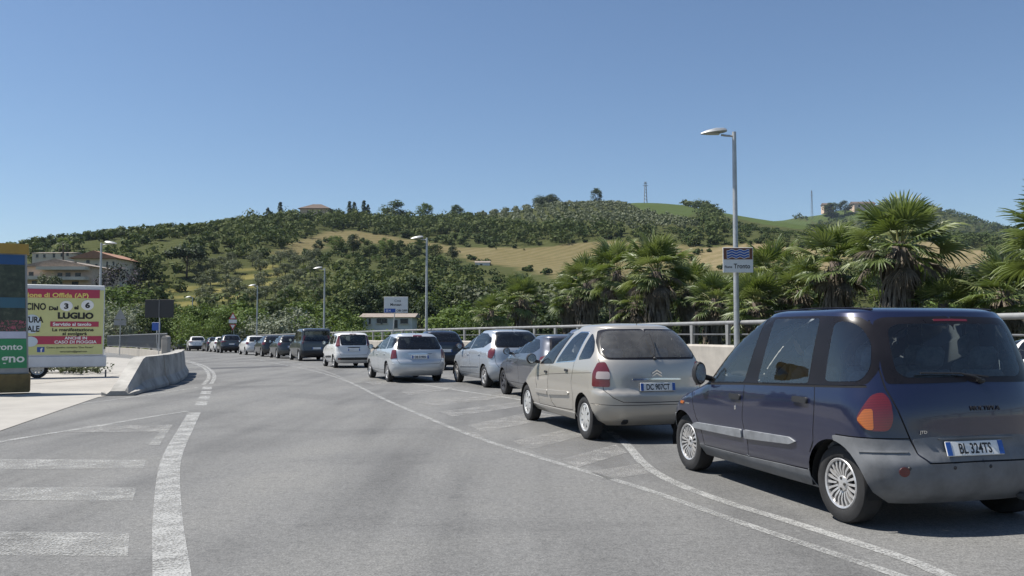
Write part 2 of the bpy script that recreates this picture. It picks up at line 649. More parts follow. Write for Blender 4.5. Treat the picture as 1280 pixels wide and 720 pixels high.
def ribbon(name, pix, wid, dz, mat, world=False, parent=None):
    """painted line: pixel polyline -> strip of constant or varying width on the road"""
    C2 = catmull(pix if world else [gp(*p)[:2] for p in pix], 5)
    C2 = np.array(densify([tuple(p) for p in C2], .6, False))
    d = np.gradient(C2, axis=0); d /= np.linalg.norm(d, axis=1)[:, None]
    nrm = np.column_stack([-d[:, 1], d[:, 0]])
    w = (np.interp(np.linspace(0, 1, len(C2)), np.linspace(0, 1, len(wid)), wid) if isinstance(wid, (list, tuple)) else np.full(len(C2), wid))[:, None] / 2
    L, Rr = C2 + nrm * w, C2 - nrm * w
    V = np.vstack([L, Rr]); V = np.column_stack([V, road_z(V[:, 1]) + dz])
    n = len(C2)
    Fc = [(i, i + n, i + n + 1, i + 1) for i in range(n - 1)]
    me = mk_mesh(name, V, Fc, mat)
    o = obj(name, me, parent)
    if parent is None: tag(o, kind='structure')
    return o


# asphalt: worn grey with aggregate, tyre-polished lanes and patches
m, nt, b = newmat('asphalt')
co = coords(nt)
mp_ = nn(nt, 'ShaderNodeMapping'); mp_.inputs['Rotation'].default_value = (0, 0, R_(-17)); mp_.inputs['Scale'].default_value = (1, .10, 1)
nt.links.new(co, mp_.inputs[0])
agg = noise(nt, co, 75, 2, .8)
fin = noise(nt, co, 24, 3, .8)
mid = noise(nt, co, 7, 4, .75)
big = noise(nt, co, .35, 5, .6, .6)
trk = noise(nt, mp_.outputs[0], 1.1, 3, .5)
c = ramp(nt, agg, [(.30, (.055, .055, .055)), (.5, (.165, .164, .160)), (.66, (.30, .298, .29))])
c = mixc(nt, .5, c, ramp(nt, fin, [(.30, (.075, .075, .074)), (.5, (.165, .164, .16)), (.68, (.26, .258, .25))]))
c = mixc(nt, .55, c, ramp(nt, mid, [(.34, (.72, .72, .72)), (.5, (.97, .97, .96)), (.64, (1.0, 1.0, 1.0))]), 'MULTIPLY')
c = mixc(nt, .8, c, ramp(nt, trk, [(.34, (.66, .66, .665)), (.52, (.95, .95, .95)), (.70, (1.06, 1.055, 1.04))]), 'MULTIPLY')
c = mixc(nt, .8, c, ramp(nt, big, [(.34, (.74, .74, .74)), (.5, (.96, .96, .955)), (.64, (1.05, 1.045, 1.02))]), 'MULTIPLY')
nt.links.new(c, b.inputs['Base Color'])
b.inputs['Roughness'].default_value = .82
b.inputs['Specular IOR Level'].default_value = .35
bn = nn(nt, 'ShaderNodeBump', Strength=.55, Distance=.006)
nt.links.new(agg, bn.inputs['Height']); nt.links.new(bn.outputs[0], b.inputs['Normal'])
M['asphalt'] = m
M['patch'] = pm('asphalt_repair', (.075, .075, .077), .85, var=.2, vs=30, bump=.4, bs=90)
M['pale_patch'] = pm('scuffed_asphalt', (.16, .158, .15), .85, var=.25, vs=9, bump=.4, bs=90)


def road_paint(name, wear, col=(.62, .62, .60)):
    """thermoplastic paint worn through to the asphalt in places"""
    m, nt, b = newmat(name)
    co = coords(nt)
    n1 = noise(nt, co, 3.2, 5, .7); n2 = noise(nt, co, 55, 3, .8)
    k = mth(nt, 'ADD', mth(nt, 'MULTIPLY', n1, .32), mth(nt, 'MULTIPLY', n2, .68))
    r = nt.nodes.new('ShaderNodeMapRange'); r.inputs[1].default_value = wear - .09; r.inputs[2].default_value = wear + .09
    nt.links.new(k, r.inputs[0])
    c = mixc(nt, n1, tuple(q * .8 for q in col), col)
    nt.links.new(c, b.inputs['Base Color'])
    nt.links.new(r.outputs[0], b.inputs['Alpha'])
    b.inputs['Roughness'].default_value = .7
    return m


M['line'] = road_paint('line_paint', .485, (.37, .37, .355))
M['line_good'] = road_paint('line_paint_fresh', .475, (.39, .39, .375))
M['line_worn'] = road_paint('line_paint_worn', .53, (.42, .42, .40))
M['line_ghost'] = road_paint('line_paint_ghost', .515, (.33, .325, .31))
M['scuff'] = road_paint('scuffed_asphalt', .56, (.23, .225, .215))
M['apron'] = pm('concrete_apron', (.34, .322, .292), .9, var=.14, vs=.8, bump=.3, bs=40)

left_edge = [(-70, -20), (-70, 40), (-78, 70), (-90, 110), (-110, 160)]
road_poly = [tuple(p) for p in PARAPET] + left_edge[::-1]
sheet('road', road_poly, 0.0, M['asphalt'], 4.0)
ap = [gp(*p)[:2] for p in [(0, 539), (75, 513), (122, 497), (190, 484.5), (224, 476), (232, 466), (231, 458)]]
ap = [(-30, 6.0), (-14, 10.4)] + [tuple(p) for p in ap] + [(-16, 42), (-26, 56), (-40, 62), (-68, 62), (-68, 6)]
sheet('pavement', ap, .008, M['apron'], 4.0)

lines = [
    ('road_line', [(1135, 726), (1100, 712), (930, 655), (800, 610), (680, 574), (580, 541), (480, 499), (430, 475), (385, 462), (350, 455.5), (320, 449.5), (295, 446.5)], .10, 'line'),
    ('road_line', [(1250, 746), (1180, 719), (1120, 695), (980, 650), (905, 627), (840, 602), (805, 580), (780, 553), (745, 530), (700, 512), (651, 500), (585, 490), (521, 480), (480, 474)], .12, 'line_good'),
    ('road_line', [(214, 790), (215, 720), (209.5, 640), (214, 575), (233, 535), (243, 516)], .225, 'line_good'),
    ('road_line', [(-60, 567), (0, 552.5), (120, 533), (190, 521), (236, 514)], .12, 'line'),
    ('road_line', [(102, 505), (170, 496), (247, 484.5)], .10, 'line'),
    ('road_line', [(254, 481), (261, 472), (258, 463), (248, 456.5), (230, 451)], .12, 'line_good'),
    ('road_line', [(264, 480), (268, 471), (264, 463), (252, 456), (232, 450.2)], .12, 'line_good'),
    ('road_line', [(430, 473), (400, 462), (370, 455), (345, 450.5)], .10, 'line_worn'),
]
for nm_, px_, w_, mt_ in lines:
    ribbon(nm_, px_, w_, .004, M[mt_])


def quad(name, pix, mat, dz=.004):
    return sheet(name, [gp(*p)[:2] for p in pix], dz, M[mat], .8)


for q, mt in [([(-70, 574), (183, 575.5), (179, 586), (-70, 587)], 'line_worn'), ([(-90, 610), (171, 610), (166, 626.5), (-90, 625)], 'line_worn'), ([(-120, 664), (162, 666.5), (160, 696), (-120, 694)], 'line_worn'),
              ([(186, 556), (199, 557), (216, 531), (208, 531)], 'line_worn'), ([(70, 541), (120, 531), (216, 532), (206, 540)], 'line_ghost'),
              ([(243, 507), (258, 507), (260, 502), (246, 502)], 'line_good'), ([(247, 499.5), (261, 499.5), (263, 495), (250, 495)], 'line_good'), ([(250, 493), (263, 493), (264.5, 489), (252, 489)], 'line_good'), ([(252, 487), (264.5, 487), (265, 483.5), (254, 483.5)], 'line_good')]:
    quad('road_marking', q, mt)
for q in [[(520, 503), (640, 492), (652, 495), (540, 508)], [(500, 490), (560, 484), (572, 486), (512, 494)], [(548, 515), (652, 502), (668, 506), (566, 521)], [(585, 532), (668, 514), (700, 521), (604, 541)], [(640, 552), (720, 534), (745, 541), (664, 562)], [(700, 575), (770, 556), (784, 566), (722, 585)],
          [(455, 478), (520, 474), (528, 476), (466, 481)], [(575, 538), (596, 541), (606, 548), (588, 546)], [(738, 590), (800, 580), (812, 592), (760, 600)]]:
    quad('road_marking', q, 'line_ghost')
M['joint'] = pm('dirt_joint', (.10, .092, .08), .95, var=.3, vs=4)
for jq in ([(-20, 6.5), (-14.5, 20), (-13.6, 40)], [(-40, 24.5), (-22, 24.2), (-10.4, 23.9)], [(-44, 34), (-24, 33.4), (-13.4, 33)], [(-30, 8), (-26, 26), (-25, 50)]):
    ribbon('pavement_joint', jq, .035, .011, M['joint'], True)
quad('road_joint', [(262, 459.8), (362, 456.6), (363, 458), (262, 461.4)], 'patch', .003)
quad('asphalt_patch', [(640, 548), (750, 545), (800, 590), (720, 580), (670, 566)], 'scuff', .0015)
# ------------------------------------------------------------------ cars
PM = []          # part shapes kept as arrays until a car asks for them in its own colour
_inst = {}


def reg_store(V, Fc, mat, nr=None, sm=False):
    PM.append((V, Fc, mat, nr, sm))
    return len(PM) - 1


def pchip(pts):
    xs = np.array([p[0] for p in pts], float); ys = np.array([p[1] for p in pts], float)
    h = np.diff(xs); d = np.diff(ys) / h
    m = np.zeros_like(ys)
    for i in range(1, len(xs) - 1):
        if d[i - 1] * d[i] > 0:
            w1, w2 = 2 * h[i] + h[i - 1], h[i] + 2 * h[i - 1]
            m[i] = (w1 + w2) / (w1 / d[i - 1] + w2 / d[i])
    m[0], m[-1] = d[0], d[-1]

    def f(x):
        x = np.clip(np.asarray(x, float), xs[0], xs[-1])
        i = np.clip(np.searchsorted(xs, x) - 1, 0, len(h) - 1)
        t = (x - xs[i]) / h[i]
        return ((2 * t**3 - 3 * t**2 + 1) * ys[i] + (t**3 - 2 * t**2 + t) * h[i] * m[i]
                + (-2 * t**3 + 3 * t**2) * ys[i + 1] + (t**3 - t**2) * h[i] * m[i + 1])
    return f


class Shell:
    """car body as a stack of plan-view outlines; chart (s, z), s = arc length from the middle of the tail along the left side"""
    def __init__(s, sp, NZ=72, Mn=240):
        s.z0, s.ze, s.NZ, s.M = sp['z0'], sp['ze'], NZ, Mn
        zs = np.linspace(s.z0, s.ze, NZ)
        fr, ff, fw = pchip(sp['rear']), pchip(sp['front']), pchip(sp['width'])
        th = np.linspace(0, math.pi / 2 - 1e-9, 90)
        s.tab = np.zeros((NZ, Mn, 2)); s.S = np.zeros(NZ)
        for i, z in enumerate(zs):
            xr, xf, w = float(fr(z)), float(ff(z)), float(fw(z))
            zv = lambda q: float(pchip(q)(z)) if isinstance(q, list) else q
            rr, pr, rf, pf = zv(sp.get('rcr', .42)), zv(sp.get('pr', 2.8)), sp.get('rcf', .6), sp.get('pf', 2.4)
            L = xf - xr
            rr, rf = min(rr, L * .42), min(rf, L * .42)
            x1 = xr + rr * (1 - np.cos(th)**(2 / pr)); y1 = w * np.sin(th)**(2 / pr)
            x3 = xf - rf * (1 - np.cos(th[::-1])**(2 / pf)); y3 = w * np.sin(th[::-1])**(2 / pf)
            x2 = np.linspace(x1[-1], x3[0], 60)[1:-1]
            x = np.concatenate([x1, x2, x3]); y = np.concatenate([y1, np.full(58, w), y3])
            xm = (xr + xf) / 2
            y = y * (1 - sp.get('barrel', .05) * ((x - xm) / (L / 2))**2)
            sl = np.concatenate([[0], np.cumsum(np.hypot(np.diff(x), np.diff(y)))])
            u = np.linspace(0, sl[-1], Mn)
            s.tab[i, :, 0] = np.interp(u, sl, x); s.tab[i, :, 1] = np.interp(u, sl, y); s.S[i] = sl[-1]

    def _lv(s, z):
        f = np.clip((np.asarray(z, float) - s.z0) / (s.ze - s.z0) * (s.NZ - 1), 0, s.NZ - 1 - 1e-9)
        i = f.astype(int)
        return i, f - i

    def Sz(s, z):
        i, t = s._lv(z)
        return s.S[i] * (1 - t) + s.S[i + 1] * t

    def _at(s, i, S):
        u = np.clip(S / s.S[i], 0, 1) * (s.M - 1)
        j = np.minimum(u.astype(int), s.M - 2); t = (u - j)[:, None]
        return s.tab[i, j] * (1 - t) + s.tab[i, j + 1] * t

    def ev(s, S, z):
        S = np.atleast_1d(np.asarray(S, float)); z = np.atleast_1d(np.asarray(z, float))
        i, t = s._lv(z)
        t = t[:, None]
        p = s._at(i, S) * (1 - t) + s._at(i + 1, S) * t
        return np.column_stack([p, z])

    def nrm(s, S, z):
        S = np.atleast_1d(np.asarray(S, float)); z = np.atleast_1d(np.asarray(z, float))
        a = s.ev(np.minimum(S + .02, s.Sz(z)), z) - s.ev(np.maximum(S - .02, 0), z)
        b = s.ev(S, np.minimum(z + .025, s.ze)) - s.ev(S, np.maximum(z - .025, s.z0))
        n = np.cross(b, a)
        n[S < .003, 1] = 0
        return n / np.maximum(np.linalg.norm(n, axis=1), 1e-9)[:, None]

    def sx(s, x, z):
        i, t = s._lv(z)
        f = lambda k: np.interp(x, s.tab[k, :, 0], np.linspace(0, s.S[k], s.M))
        return f(int(i)) * (1 - t) + f(int(i) + 1) * t

    def sy(s, y, z):
        i, t = s._lv(z)

        def f(k):
            m = int(np.argmax(s.tab[k, :, 1]))
            return np.interp(y, s.tab[k, :m, 1], np.linspace(0, s.S[k], s.M)[:m])
        return f(int(i)) * (1 - t) + f(int(i) + 1) * t


_wheel_cache = {}
def wheel_meshes(style, r, w):
    key = (style, r, w)
    if key in _wheel_cache: return _wheel_cache[key]
    rr = r * .665
    h = w / 2
    t = MB()
    prof = [(rr - .012, -h * .75), (rr + .01, -h * .98), (r - .045, -h), (r - .014, -h * .88), (r - .002, -h * .66), (r, -h * .3), (r, h * .3), (r - .002, h * .66), (r - .014, h * .88), (r - .045, h), (rr + .012, h * .98), (rr - .004, h * .86), (rr - .012, h * .55), (rr - .012, -h * .75)]
    t.lathe(prof, 44)
    tyre = mk_mesh('tyre', t.v, t.f, M['tyre'], 'auto'); bm_fix(tyre)
    rm = MB()
    yo = h * .78
    rm.lathe([(rr - .010, h * .4), (rr - .004, h * .86), (rr - .012, h * .93), (rr - .026, h * .86), (rr - .03, h * .45)], 40)
    if style == 'multi':
        ns = 20
        for k in range(ns):
            a = 2 * math.pi * k / ns
            V = []
            for (q, hw, y) in ((.055, .008, yo - .012), (rr * .6, .0085, yo + .006), (rr - .02, .0125, yo - .002)):
                V += [(q, y, -hw), (q, y, hw), (q, y - .03, -hw * .8), (q, y - .03, hw * .8)]
            Fc = [(0, 4, 5, 1), (4, 8, 9, 5), (0, 2, 6, 4), (4, 6, 10, 8), (1, 5, 7, 3), (5, 9, 11, 7)]
            rm.add(V, Fc, Matrix.Rotation(a, 4, 'Y'))
        rm.lathe([(.001, yo + .004), (.03, yo + .004), (.06, yo - .004), (.068, yo - .02), (.068, yo - .05)], 24)
    elif style == 'cap':
        # broad-spoked hubcap: outer band, eight paddles, domed middle
        rm.lathe([(rr - .028, yo + .002), (rr - .05, yo + .006), (rr - .06, yo - .012)], 40)
        for k in range(8):
            a = 2 * math.pi * k / 8
            V = []
            for (q, hw, y) in ((.06, .026, yo + .004), (rr * .62, .032, yo + .012), (rr - .045, .05, yo + .002)):
                V += [(q, y, -hw), (q, y, hw), (q, y - .02, -hw * .9), (q, y - .02, hw * .9)]
            rm.add(V, [(0, 4, 5, 1), (4, 8, 9, 5), (0, 2, 6, 4), (4, 6, 10, 8), (1, 5, 7, 3), (5, 9, 11, 7)], Matrix.Rotation(a, 4, 'Y'))
        rm.lathe([(.001, yo + .012), (.04, yo + .012), (.085, yo + .006), (.09, yo - .02)], 24)
    else:
        for k in range(5):
            for da in (-.13, .13):
                a = 2 * math.pi * k / 5 + da
                V = []
                for (q, hw, y) in ((.05, .02, yo - .006), (rr * .6, .018, yo + .004), (rr - .02, .024, yo - .004)):
                    V += [(q, y, -hw), (q, y, hw), (q, y - .03, -hw * .8), (q, y - .03, hw * .8)]
                rm.add(V, [(0, 4, 5, 1), (4, 8, 9, 5), (0, 2, 6, 4), (4, 6, 10, 8), (1, 5, 7, 3), (5, 9, 11, 7)], Matrix.Rotation(a, 4, 'Y'))
        rm.lathe([(.001, yo + .004), (.05, yo + .002), (.07, yo - .02), (.07, yo - .05)], 24)
    rim = mk_mesh('rim', rm.v, rm.f, M['alloy'] if style != 'cap' else M['hubcap'], 'auto'); bm_fix(rim)
    if style == 'dark': rim.materials[0] = M['dark_rim']
    bk = MB()
    bk.lathe([(.001, yo - .055), (rr * .72, yo - .055), (rr * .74, yo - .065), (rr - .015, yo - .07), (rr - .012, h * .4)], 28)
    if style == 'multi':
        for k in range(4):
            a = 2 * math.pi * k / 4 + .4
            bk.lathe([(.001, yo + .0075), (.011, yo + .0075), (.011, yo - .01)], 10, M=Matrix.Translation((.042 * math.cos(a), 0, .042 * math.sin(a))))
    brake = mk_mesh('brake_disc', bk.v, bk.f, M['brake'], 'auto'); bm_fix(brake)
    _wheel_cache[key] = (tyre, rim, brake)
    return _wheel_cache[key]


_seat_cache = {}
def seat_mesh(mat):
    if mat.name in _seat_cache: return _seat_cache[mat.name]
    b = MB()
    rot = Matrix.Translation((0, 0, .50)) @ Matrix.Rotation(R_(-14), 4, 'Y')
    b.box((.26, 0, .47), (.52, .50, .17), bev=.06)
    b.box((0, 0, .30), (.13, .48, .60), rot, bev=.055)
    b.box((-.005, .2, .26), (.17, .10, .46), rot, bev=.04)
    b.box((-.005, -.2, .26), (.17, .10, .46), rot, bev=.04)
    b.box((.015, 0, .70), (.10, .27, .19), rot, bev=.045)
    b.tube([(.01, .06, .55), (.01, .06, .66)], .007, 6, rot); b.tube([(.01, -.06, .55), (.01, -.06, .66)], .007, 6, rot)
    me = mk_mesh('seat', b.v, b.f, mat, 'auto'); bm_fix(me)
    _seat_cache[mat.name] = me
    return me


def reg_mesh(sh, S, Z, tris, off, mat, name, mirror, center):
    """mesh of the triangles of one region; raised by off with a skirt round its edge"""
    ids = np.unique(tris); mp = np.full(len(S), -1); mp[ids] = np.arange(len(ids))
    T = mp[tris]
    s, z = S[ids], Z[ids]
    P, N = sh.ev(s, z), sh.nrm(s, z)
    V = P + N * off
    V = V.copy(); nr = N.copy(); faces = T.tolist()
    if abs(off) > 1e-6:
        cnt = {}
        for a, b, c in T.tolist():
            for e in ((a, b), (b, c), (c, a)):
                cnt[e] = cnt.get(e, 0) + 1
        eV, eN, eF = [], [], []
        base = len(V)
        for (a, b) in cnt:
            if (b, a) in cnt: continue
            if s[a] < 1e-4 and s[b] < 1e-4: continue
            d = V[b] - V[a]
            sn = np.cross(d, N[a]); sn /= max(np.linalg.norm(sn), 1e-9)
            k = base + len(eV)
            q0, q1 = P[a] - N[a] * .003, P[b] - N[b] * .003
            bl = (sn + N[a]) / np.linalg.norm(sn + N[a])
            eV += [V[a], V[b], q1, q0]; eN += [bl, bl, sn, sn]; eF.append([k, k + 3, k + 2, k + 1])
        if eV:
            V = np.vstack([V, eV]); nr = np.vstack([nr, eN]); faces += eF
    mr = np.array([1, -1, 1.0])
    def mesh(vv, ff, nv): return reg_store(vv, ff, mat, nv)
    if center:
        n = len(V)
        return [mesh(np.vstack([V, V * mr]), faces + [[i + n for i in f[::-1]] for f in faces], np.vstack([nr, nr * mr]))]
    out = [mesh(V, faces, nr)]
    if mirror: out.append(mesh(V * mr, [f[::-1] for f in faces], nr * mr))
    return out


_car_cache = {}
def car_parts(key, sp, hires):
    """all part meshes of one body type: list of (key, name, parent key, [meshes]) in the car's own frame, x forward from the rear axle"""
    sh = Shell(sp)
    z0, ze, wb = sp['z0'], sp['ze'], sp['wb']
    ds, dz = (.075, .06) if hires else (.16, .11)
    pts, edges = [], []

    def addloop(P, closed=True):
        b = len(pts)
        pts.extend([(float(p[0]), float(p[1])) for p in P])
        n = len(P)
        edges.extend([(b + i, b + (i + 1) % n) for i in range(n if closed else n - 1)])
    zz = np.linspace(z0, ze, 50 if hires else 26)
    ring_s = np.linspace(0, float(sh.Sz(ze)), 49 if hires else 33)
    bnd = [(s, z0) for s in np.linspace(0, float(sh.Sz(z0)), 60)][:-1] + [(float(sh.Sz(z)), z) for z in zz][:-1] + [(s, ze) for s in ring_s[::-1]][:-1] + [(0, z) for z in zz[::-1]][:-1]
    addloop(bnd)
    regs = []
    cl = lambda s, z: (min(max(s, 0.0), float(sh.Sz(z))), min(max(z, z0), ze))
    for rg in sp['regs']:
        knd, P = rg['kind'], rg['pts']
        if knd == 'line':      # thin shut line along a polyline given as mixed points
            Q = [(float(sh.sx(v, z)) if k == 'x' else float(sh.sy(v, z)), z) for k, v, z in P]
            Q = densify(Q, .08, False)
            hw = rg.get('w', .0045)
            L, Rr = [], []
            for i, q in enumerate(Q):
                a, b = np.array(Q[max(i - 1, 0)]), np.array(Q[min(i + 1, len(Q) - 1)])
                t = (b - a) / max(np.linalg.norm(b - a), 1e-9); n = np.array([-t[1], t[0]]) * hw
                L.append(tuple(np.array(q) + n)); Rr.append(tuple(np.array(q) - n))
            C2 = [cl(*p) for p in L + Rr[::-1]]
        elif knd == 'mix':
            Q = [(float(sh.sx(v, z)) if k == 'x' else float(sh.sy(v, z)), z) for k, v, z in P]
            C2 = [cl(*p) for p in densify(round_poly(Q, rg.get('r', .03)), .08)]
        else:
            Q = densify(round_poly(P, rg.get('r', .03)), .06)
            f = sh.sx if knd == 'x' else sh.sy
            C2 = [cl(float(f(v, min(max(z, z0), ze))), z) for v, z in Q]
        poly = np.array(C2)
        addloop(C2)
        regs.append((rg, poly))
    n0 = len(pts)
    for z in np.arange(z0 + dz / 2, ze, dz):
        St = float(sh.Sz(z))
        m = max(4, int(St / ds))
        pts.extend([(St * (i + .5 * (1 + .1 * (i % 2))) / m, z + (.15 * dz if i % 2 else 0)) for i in range(m)])
    vo, eo, fo, *_ = delaunay_2d_cdt([Vector(p) for p in pts], edges, [], 0, 1e-5)
    vo = np.array([(v.x, v.y) for v in vo]); T = np.array([list(f) for f in fo])
    cen = vo[T].mean(axis=1)
    ok = (cen[:, 0] < sh.Sz(cen[:, 1])) & (cen[:, 0] > 0)
    a = vo[T[:, 1]] - vo[T[:, 0]]; b = vo[T[:, 2]] - vo[T[:, 0]]
    area = a[:, 0] * b[:, 1] - a[:, 1] * b[:, 0]
    ok &= np.abs(area) > 1e-9
    T, cen, area = T[ok], cen[ok], area[ok]
    T[area < 0] = T[area < 0][:, ::-1]
    T = T[:, ::-1]       # outward on the left side
    lab = np.full(len(T), -1)
    for k, (rg, poly) in enumerate(regs):
        m = pip(cen, poly)
        if rg.get('only') is not None:
            okr = np.isin(lab, [i for i, (g, _) in enumerate(regs) if g['key'] in rg['only']] + ([-1] if 'body' in rg['only'] else []))
            m &= okr
        lab[m] = k
    S, Z = vo[:, 0], vo[:, 1]
    out = []
    body = T[lab == -1]
    out.append(('body', 'body', None, reg_mesh(sh, S, Z, body, 0, 'PAINT', 'body', True, True), {}))
    for k, (rg, poly) in enumerate(regs):
        if rg.get('cut'): continue
        t = T[lab == k]
        if len(t) == 0: continue
        ms = reg_mesh(sh, S, Z, t, rg.get('off', 0.0), rg['mat'], rg['name'], True, rg.get('center', False))
        out.append((rg['key'], rg['name'], rg.get('parent'), ms, rg))
    # roof dome
    P = sh.ev(ring_s, np.full(len(ring_s), ze))
    ringL = P[:, :2]
    full = np.vstack([ringL, (ringL * [1, -1])[1:-1][::-1]])
    xc = sp.get('roof_c', (full[:, 0].min() + full[:, 0].max()) / 2)
    n = len(full); V = []; Fc = []
    ks = [1, .992, .975, .945, .9, .82, .7, .55, .38, .2, .06]
    for k in ks:
        zz_ = ze + sp['h'] * (1 - k**sp.get('rn', 3.2))**(1 / 1.7)
        V += [(xc + (p[0] - xc) * k, p[1] * k, zz_) for p in full]
    for i in range(len(ks) - 1):
        for j in range(n):
            Fc.append([i * n + j, i * n + (j + 1) % n, (i + 1) * n + (j + 1) % n, (i + 1) * n + j])
    Fc.append([(len(ks) - 1) * n + j for j in range(n)])
    roof = reg_store(np.array(V), [f[::-1] for f in Fc], 'PAINT', None, True)
    out.append(('roof', 'roof', None, [roof], {}))
    return sh, out


def build_car(name, label, key, sp, paintmat, R, ang, cat='car', hires=False, group=None, style=None, plate=None, antenna=True, driver=False, extra=None, R_is='rear'):
    ck = key
    if ck not in _car_cache: _car_cache[ck] = car_parts(key, sp, hires)
    sh, parts = _car_cache[ck]
    wb, rw, tw, ty = sp['wb'], sp['rw'], sp['tw'], sp['ty']
    a = R_(ang)
    hd = np.array([-math.sin(a), math.cos(a)]); lf = np.array([-math.cos(a), -math.sin(a)])
    base = np.array(R[:2]) - lf * ty
    if R_is == 'front': base = base - hd * wb
    zg = float(road_z(base[1] + hd[1] * wb / 2))
    root = empty(name, (base[0], base[1], zg), math.pi / 2 + a)
    sl = (float(road_z(base[1] + hd[1] * wb)) - float(road_z(base[1]))) / wb
    root.rotation_euler = (0, -sl, math.pi / 2 + a)
    tag(root, label, cat, group)
    made = {}
    res = lambda m: paintmat if m == 'PAINT' else (M[m] if isinstance(m, str) else m)
    for (k, nm, par, meshes, rg) in parts:
        objs = []
        for i, (V, Fc, mat, nr, sm) in enumerate([PM[x] for x in meshes]):
            ck2 = (meshes[i], res(mat).name)
            if ck2 not in _inst:
                if nr is not None: _inst[ck2] = mk_mesh(nm, V, Fc, res(mat), normals=nr)
                else: _inst[ck2] = mk_mesh(nm, V, Fc, res(mat), sm)
            p = root
            if par and par in made:
                p = made[par][min(i, len(made[par]) - 1)]
            objs.append(obj(nm, _inst[ck2], p))
        made[k] = objs
    # wheels, wells, floor
    t_me, r_me, b_me = wheel_meshes(style or sp['rim'], rw, tw)
    for x in (0, wb):
        for sgn in (1, -1):
            w = empty('wheel', (x, sgn * (ty - tw / 2), rw), 0 if sgn > 0 else math.pi, root)
            w.rotation_euler = (0, random.uniform(0, 6), 0 if sgn > 0 else math.pi)
            obj('tyre', t_me, w); obj('rim', r_me, w); obj('brake_disc', b_me, w)
    ra = sp['ra'] + .004
    for x in (0, wb):
        for sgn in (1, -1):
            y1, y0 = sgn * (ty + .005), sgn * (ty - .36)
            wl = MB()
            wl.lathe([(ra, y1), (ra, y0), (.02, y0)], 24, M=Matrix.Translation((x, 0, rw)), a0=-.2, a1=math.pi + .2)
            wl.build('wheel_arch_liner', M['well'], root)
    xr, xf = sp['rear'][2][1] + .36, sp['front'][2][1] - .5
    ub = MB(); wi = sp['ty'] - .34
    ub.box(((xr + xf) / 2, 0, .30), (xf - xr, wi * 2, .2), bev=.04)
    ub.box(((ra + .04 + wb - ra - .04) / 2, 0, .30), (wb - 2 * ra - .08, (ty - .06) * 2, .16), bev=.03)
    ub.build('underbody', M['well'], root)
    # cabin
    cb = MB()
    fz = .42
    cb.box((wb * .80, 0, .86), (.42, ty * 1.75, .26), bev=.1)
    cb.box((wb * .36, 0, .40), (wb * .95, (ty - .36) * 2, .04))
    cb.build('dashboard', M['interior'], root, True)
    st = MB()
    st.lathe([(.165 + .014 * math.cos(q), .014 * math.sin(q)) for q in np.linspace(0, 2 * math.pi, 8)], 24, axis='z')
    st.box((0, 0, 0), (.30, .05, .02)); st.box((-.07, 0, 0), (.15, .05, .02))
    st.build('steering_wheel', M['black_plastic'], root, True, (wb * .66, .36, .98), (0, R_(-62), 0))
    smat = M['seat']
    se = seat_mesh(smat)
    for (x, y) in sp.get('seats', ((wb * .40, .36), (wb * .40, -.36), (wb * .06, .36), (wb * .06, -.36))):
        o = obj('seat', se, root, (x, y, sp.get('seat_dz', 0.0)))
    # wing mirrors
    mx, mz = sp['mirror']
    sM = float(sh.sx(mx, mz)); pM = sh.ev(sM, mz)[0]
    for sgn in (1, -1):
        b = MB()
        mh = .085 if sp.get('tall_mirror') is None else sp['tall_mirror']
        mwid = sp.get('mirror_w', .085)
        b.ell((-.0, sgn * .14, .06), (.10, mwid, mh), 18, 12)
        b.v = [(max(p[0], -.035), p[1], p[2]) for p in b.v]
        b.tube([(0, 0, 0), (-.01, sgn * .08, .02)], .028, 8)
        mo = b.build('wing_mirror', res(sp.get('mirror_mat', 'black_plastic')), root, True, (pM[0], sgn * pM[1], pM[2]))
        g = MB(); g.lathe([(.001, 0), (1, 0)], 20)
        gm = g.build('mirror_glass', M['mirror'], mo, False, (-.039, sgn * .14, .06), (0, 0, R_(90)))
        gm.scale = (mwid * .8, 1, mh * .82)
    # plate
    pz = sp['plate_z']
    px = float(sh.ev(0.0, pz)[0][0])
    sl_ = math.atan2(float(sh.ev(0.0, pz + .05)[0][0]) - float(sh.ev(0.0, pz - .05)[0][0]), .1)
    pl = empty('number_plate', (px - .022, sp.get('plate_y', 0.0), pz), 0, root)
    pl.rotation_euler = (0, sl_, 0)
    MB().box((0, 0, 0), (.012, .52, .112), bev=.004).build('plate_board', M['plate_white'], pl)
    for sgn in (1, -1):
        MB().box((-.0075, sgn * .237, 0), (.005, .042, .104)).build('blue_band', M['plate_blue'], pl)
    if plate:
        me = text_mesh(plate, .108, M['print_black'], .0022, .72, 'CENTER')
        obj('registration_lettering', me, pl, (-.0085, 0, -.038), (R_(90), 0, R_(-90)))
    if antenna:
        an = MB(); xA = sp.get('ant_x', sp['rear'][-1][1] + .12)
        zA = sp['ze'] + sp['h'] * .75
        an.tube([(0, 0, 0), (-.05, 0, .10), (-.08, 0, .17)], [.006, .004, .002], 6)
        an.build('aerial', M['black_plastic'], root, False, (xA, 0, zA - .02))
    if extra: extra(root, sh, sp)
    if driver: seated_driver(root, *driver)
    return root
def rg(key, name, mat, kind, pts, r=.03, **kw):
    return dict(key=key, name=name, mat=mat, kind=kind, pts=pts, r=r, **kw)


def arches(sp):
    return [rg('cut%d' % i, 'cut', None, 'x', circ(x, sp['rw'], sp['ra']), 0, cut=True) for i, x in enumerate((0, sp['wb']))]


def line(key, pts, parent=None, w=.0045, **kw):
    return rg(key, 'shut_line', 'gap', 'line', pts, parent=parent, w=w, off=-.003, **kw)


xs_ = lambda *p: [('x', a, b) for a, b in p]
ys_ = lambda *p: [('y', a, b) for a, b in p]


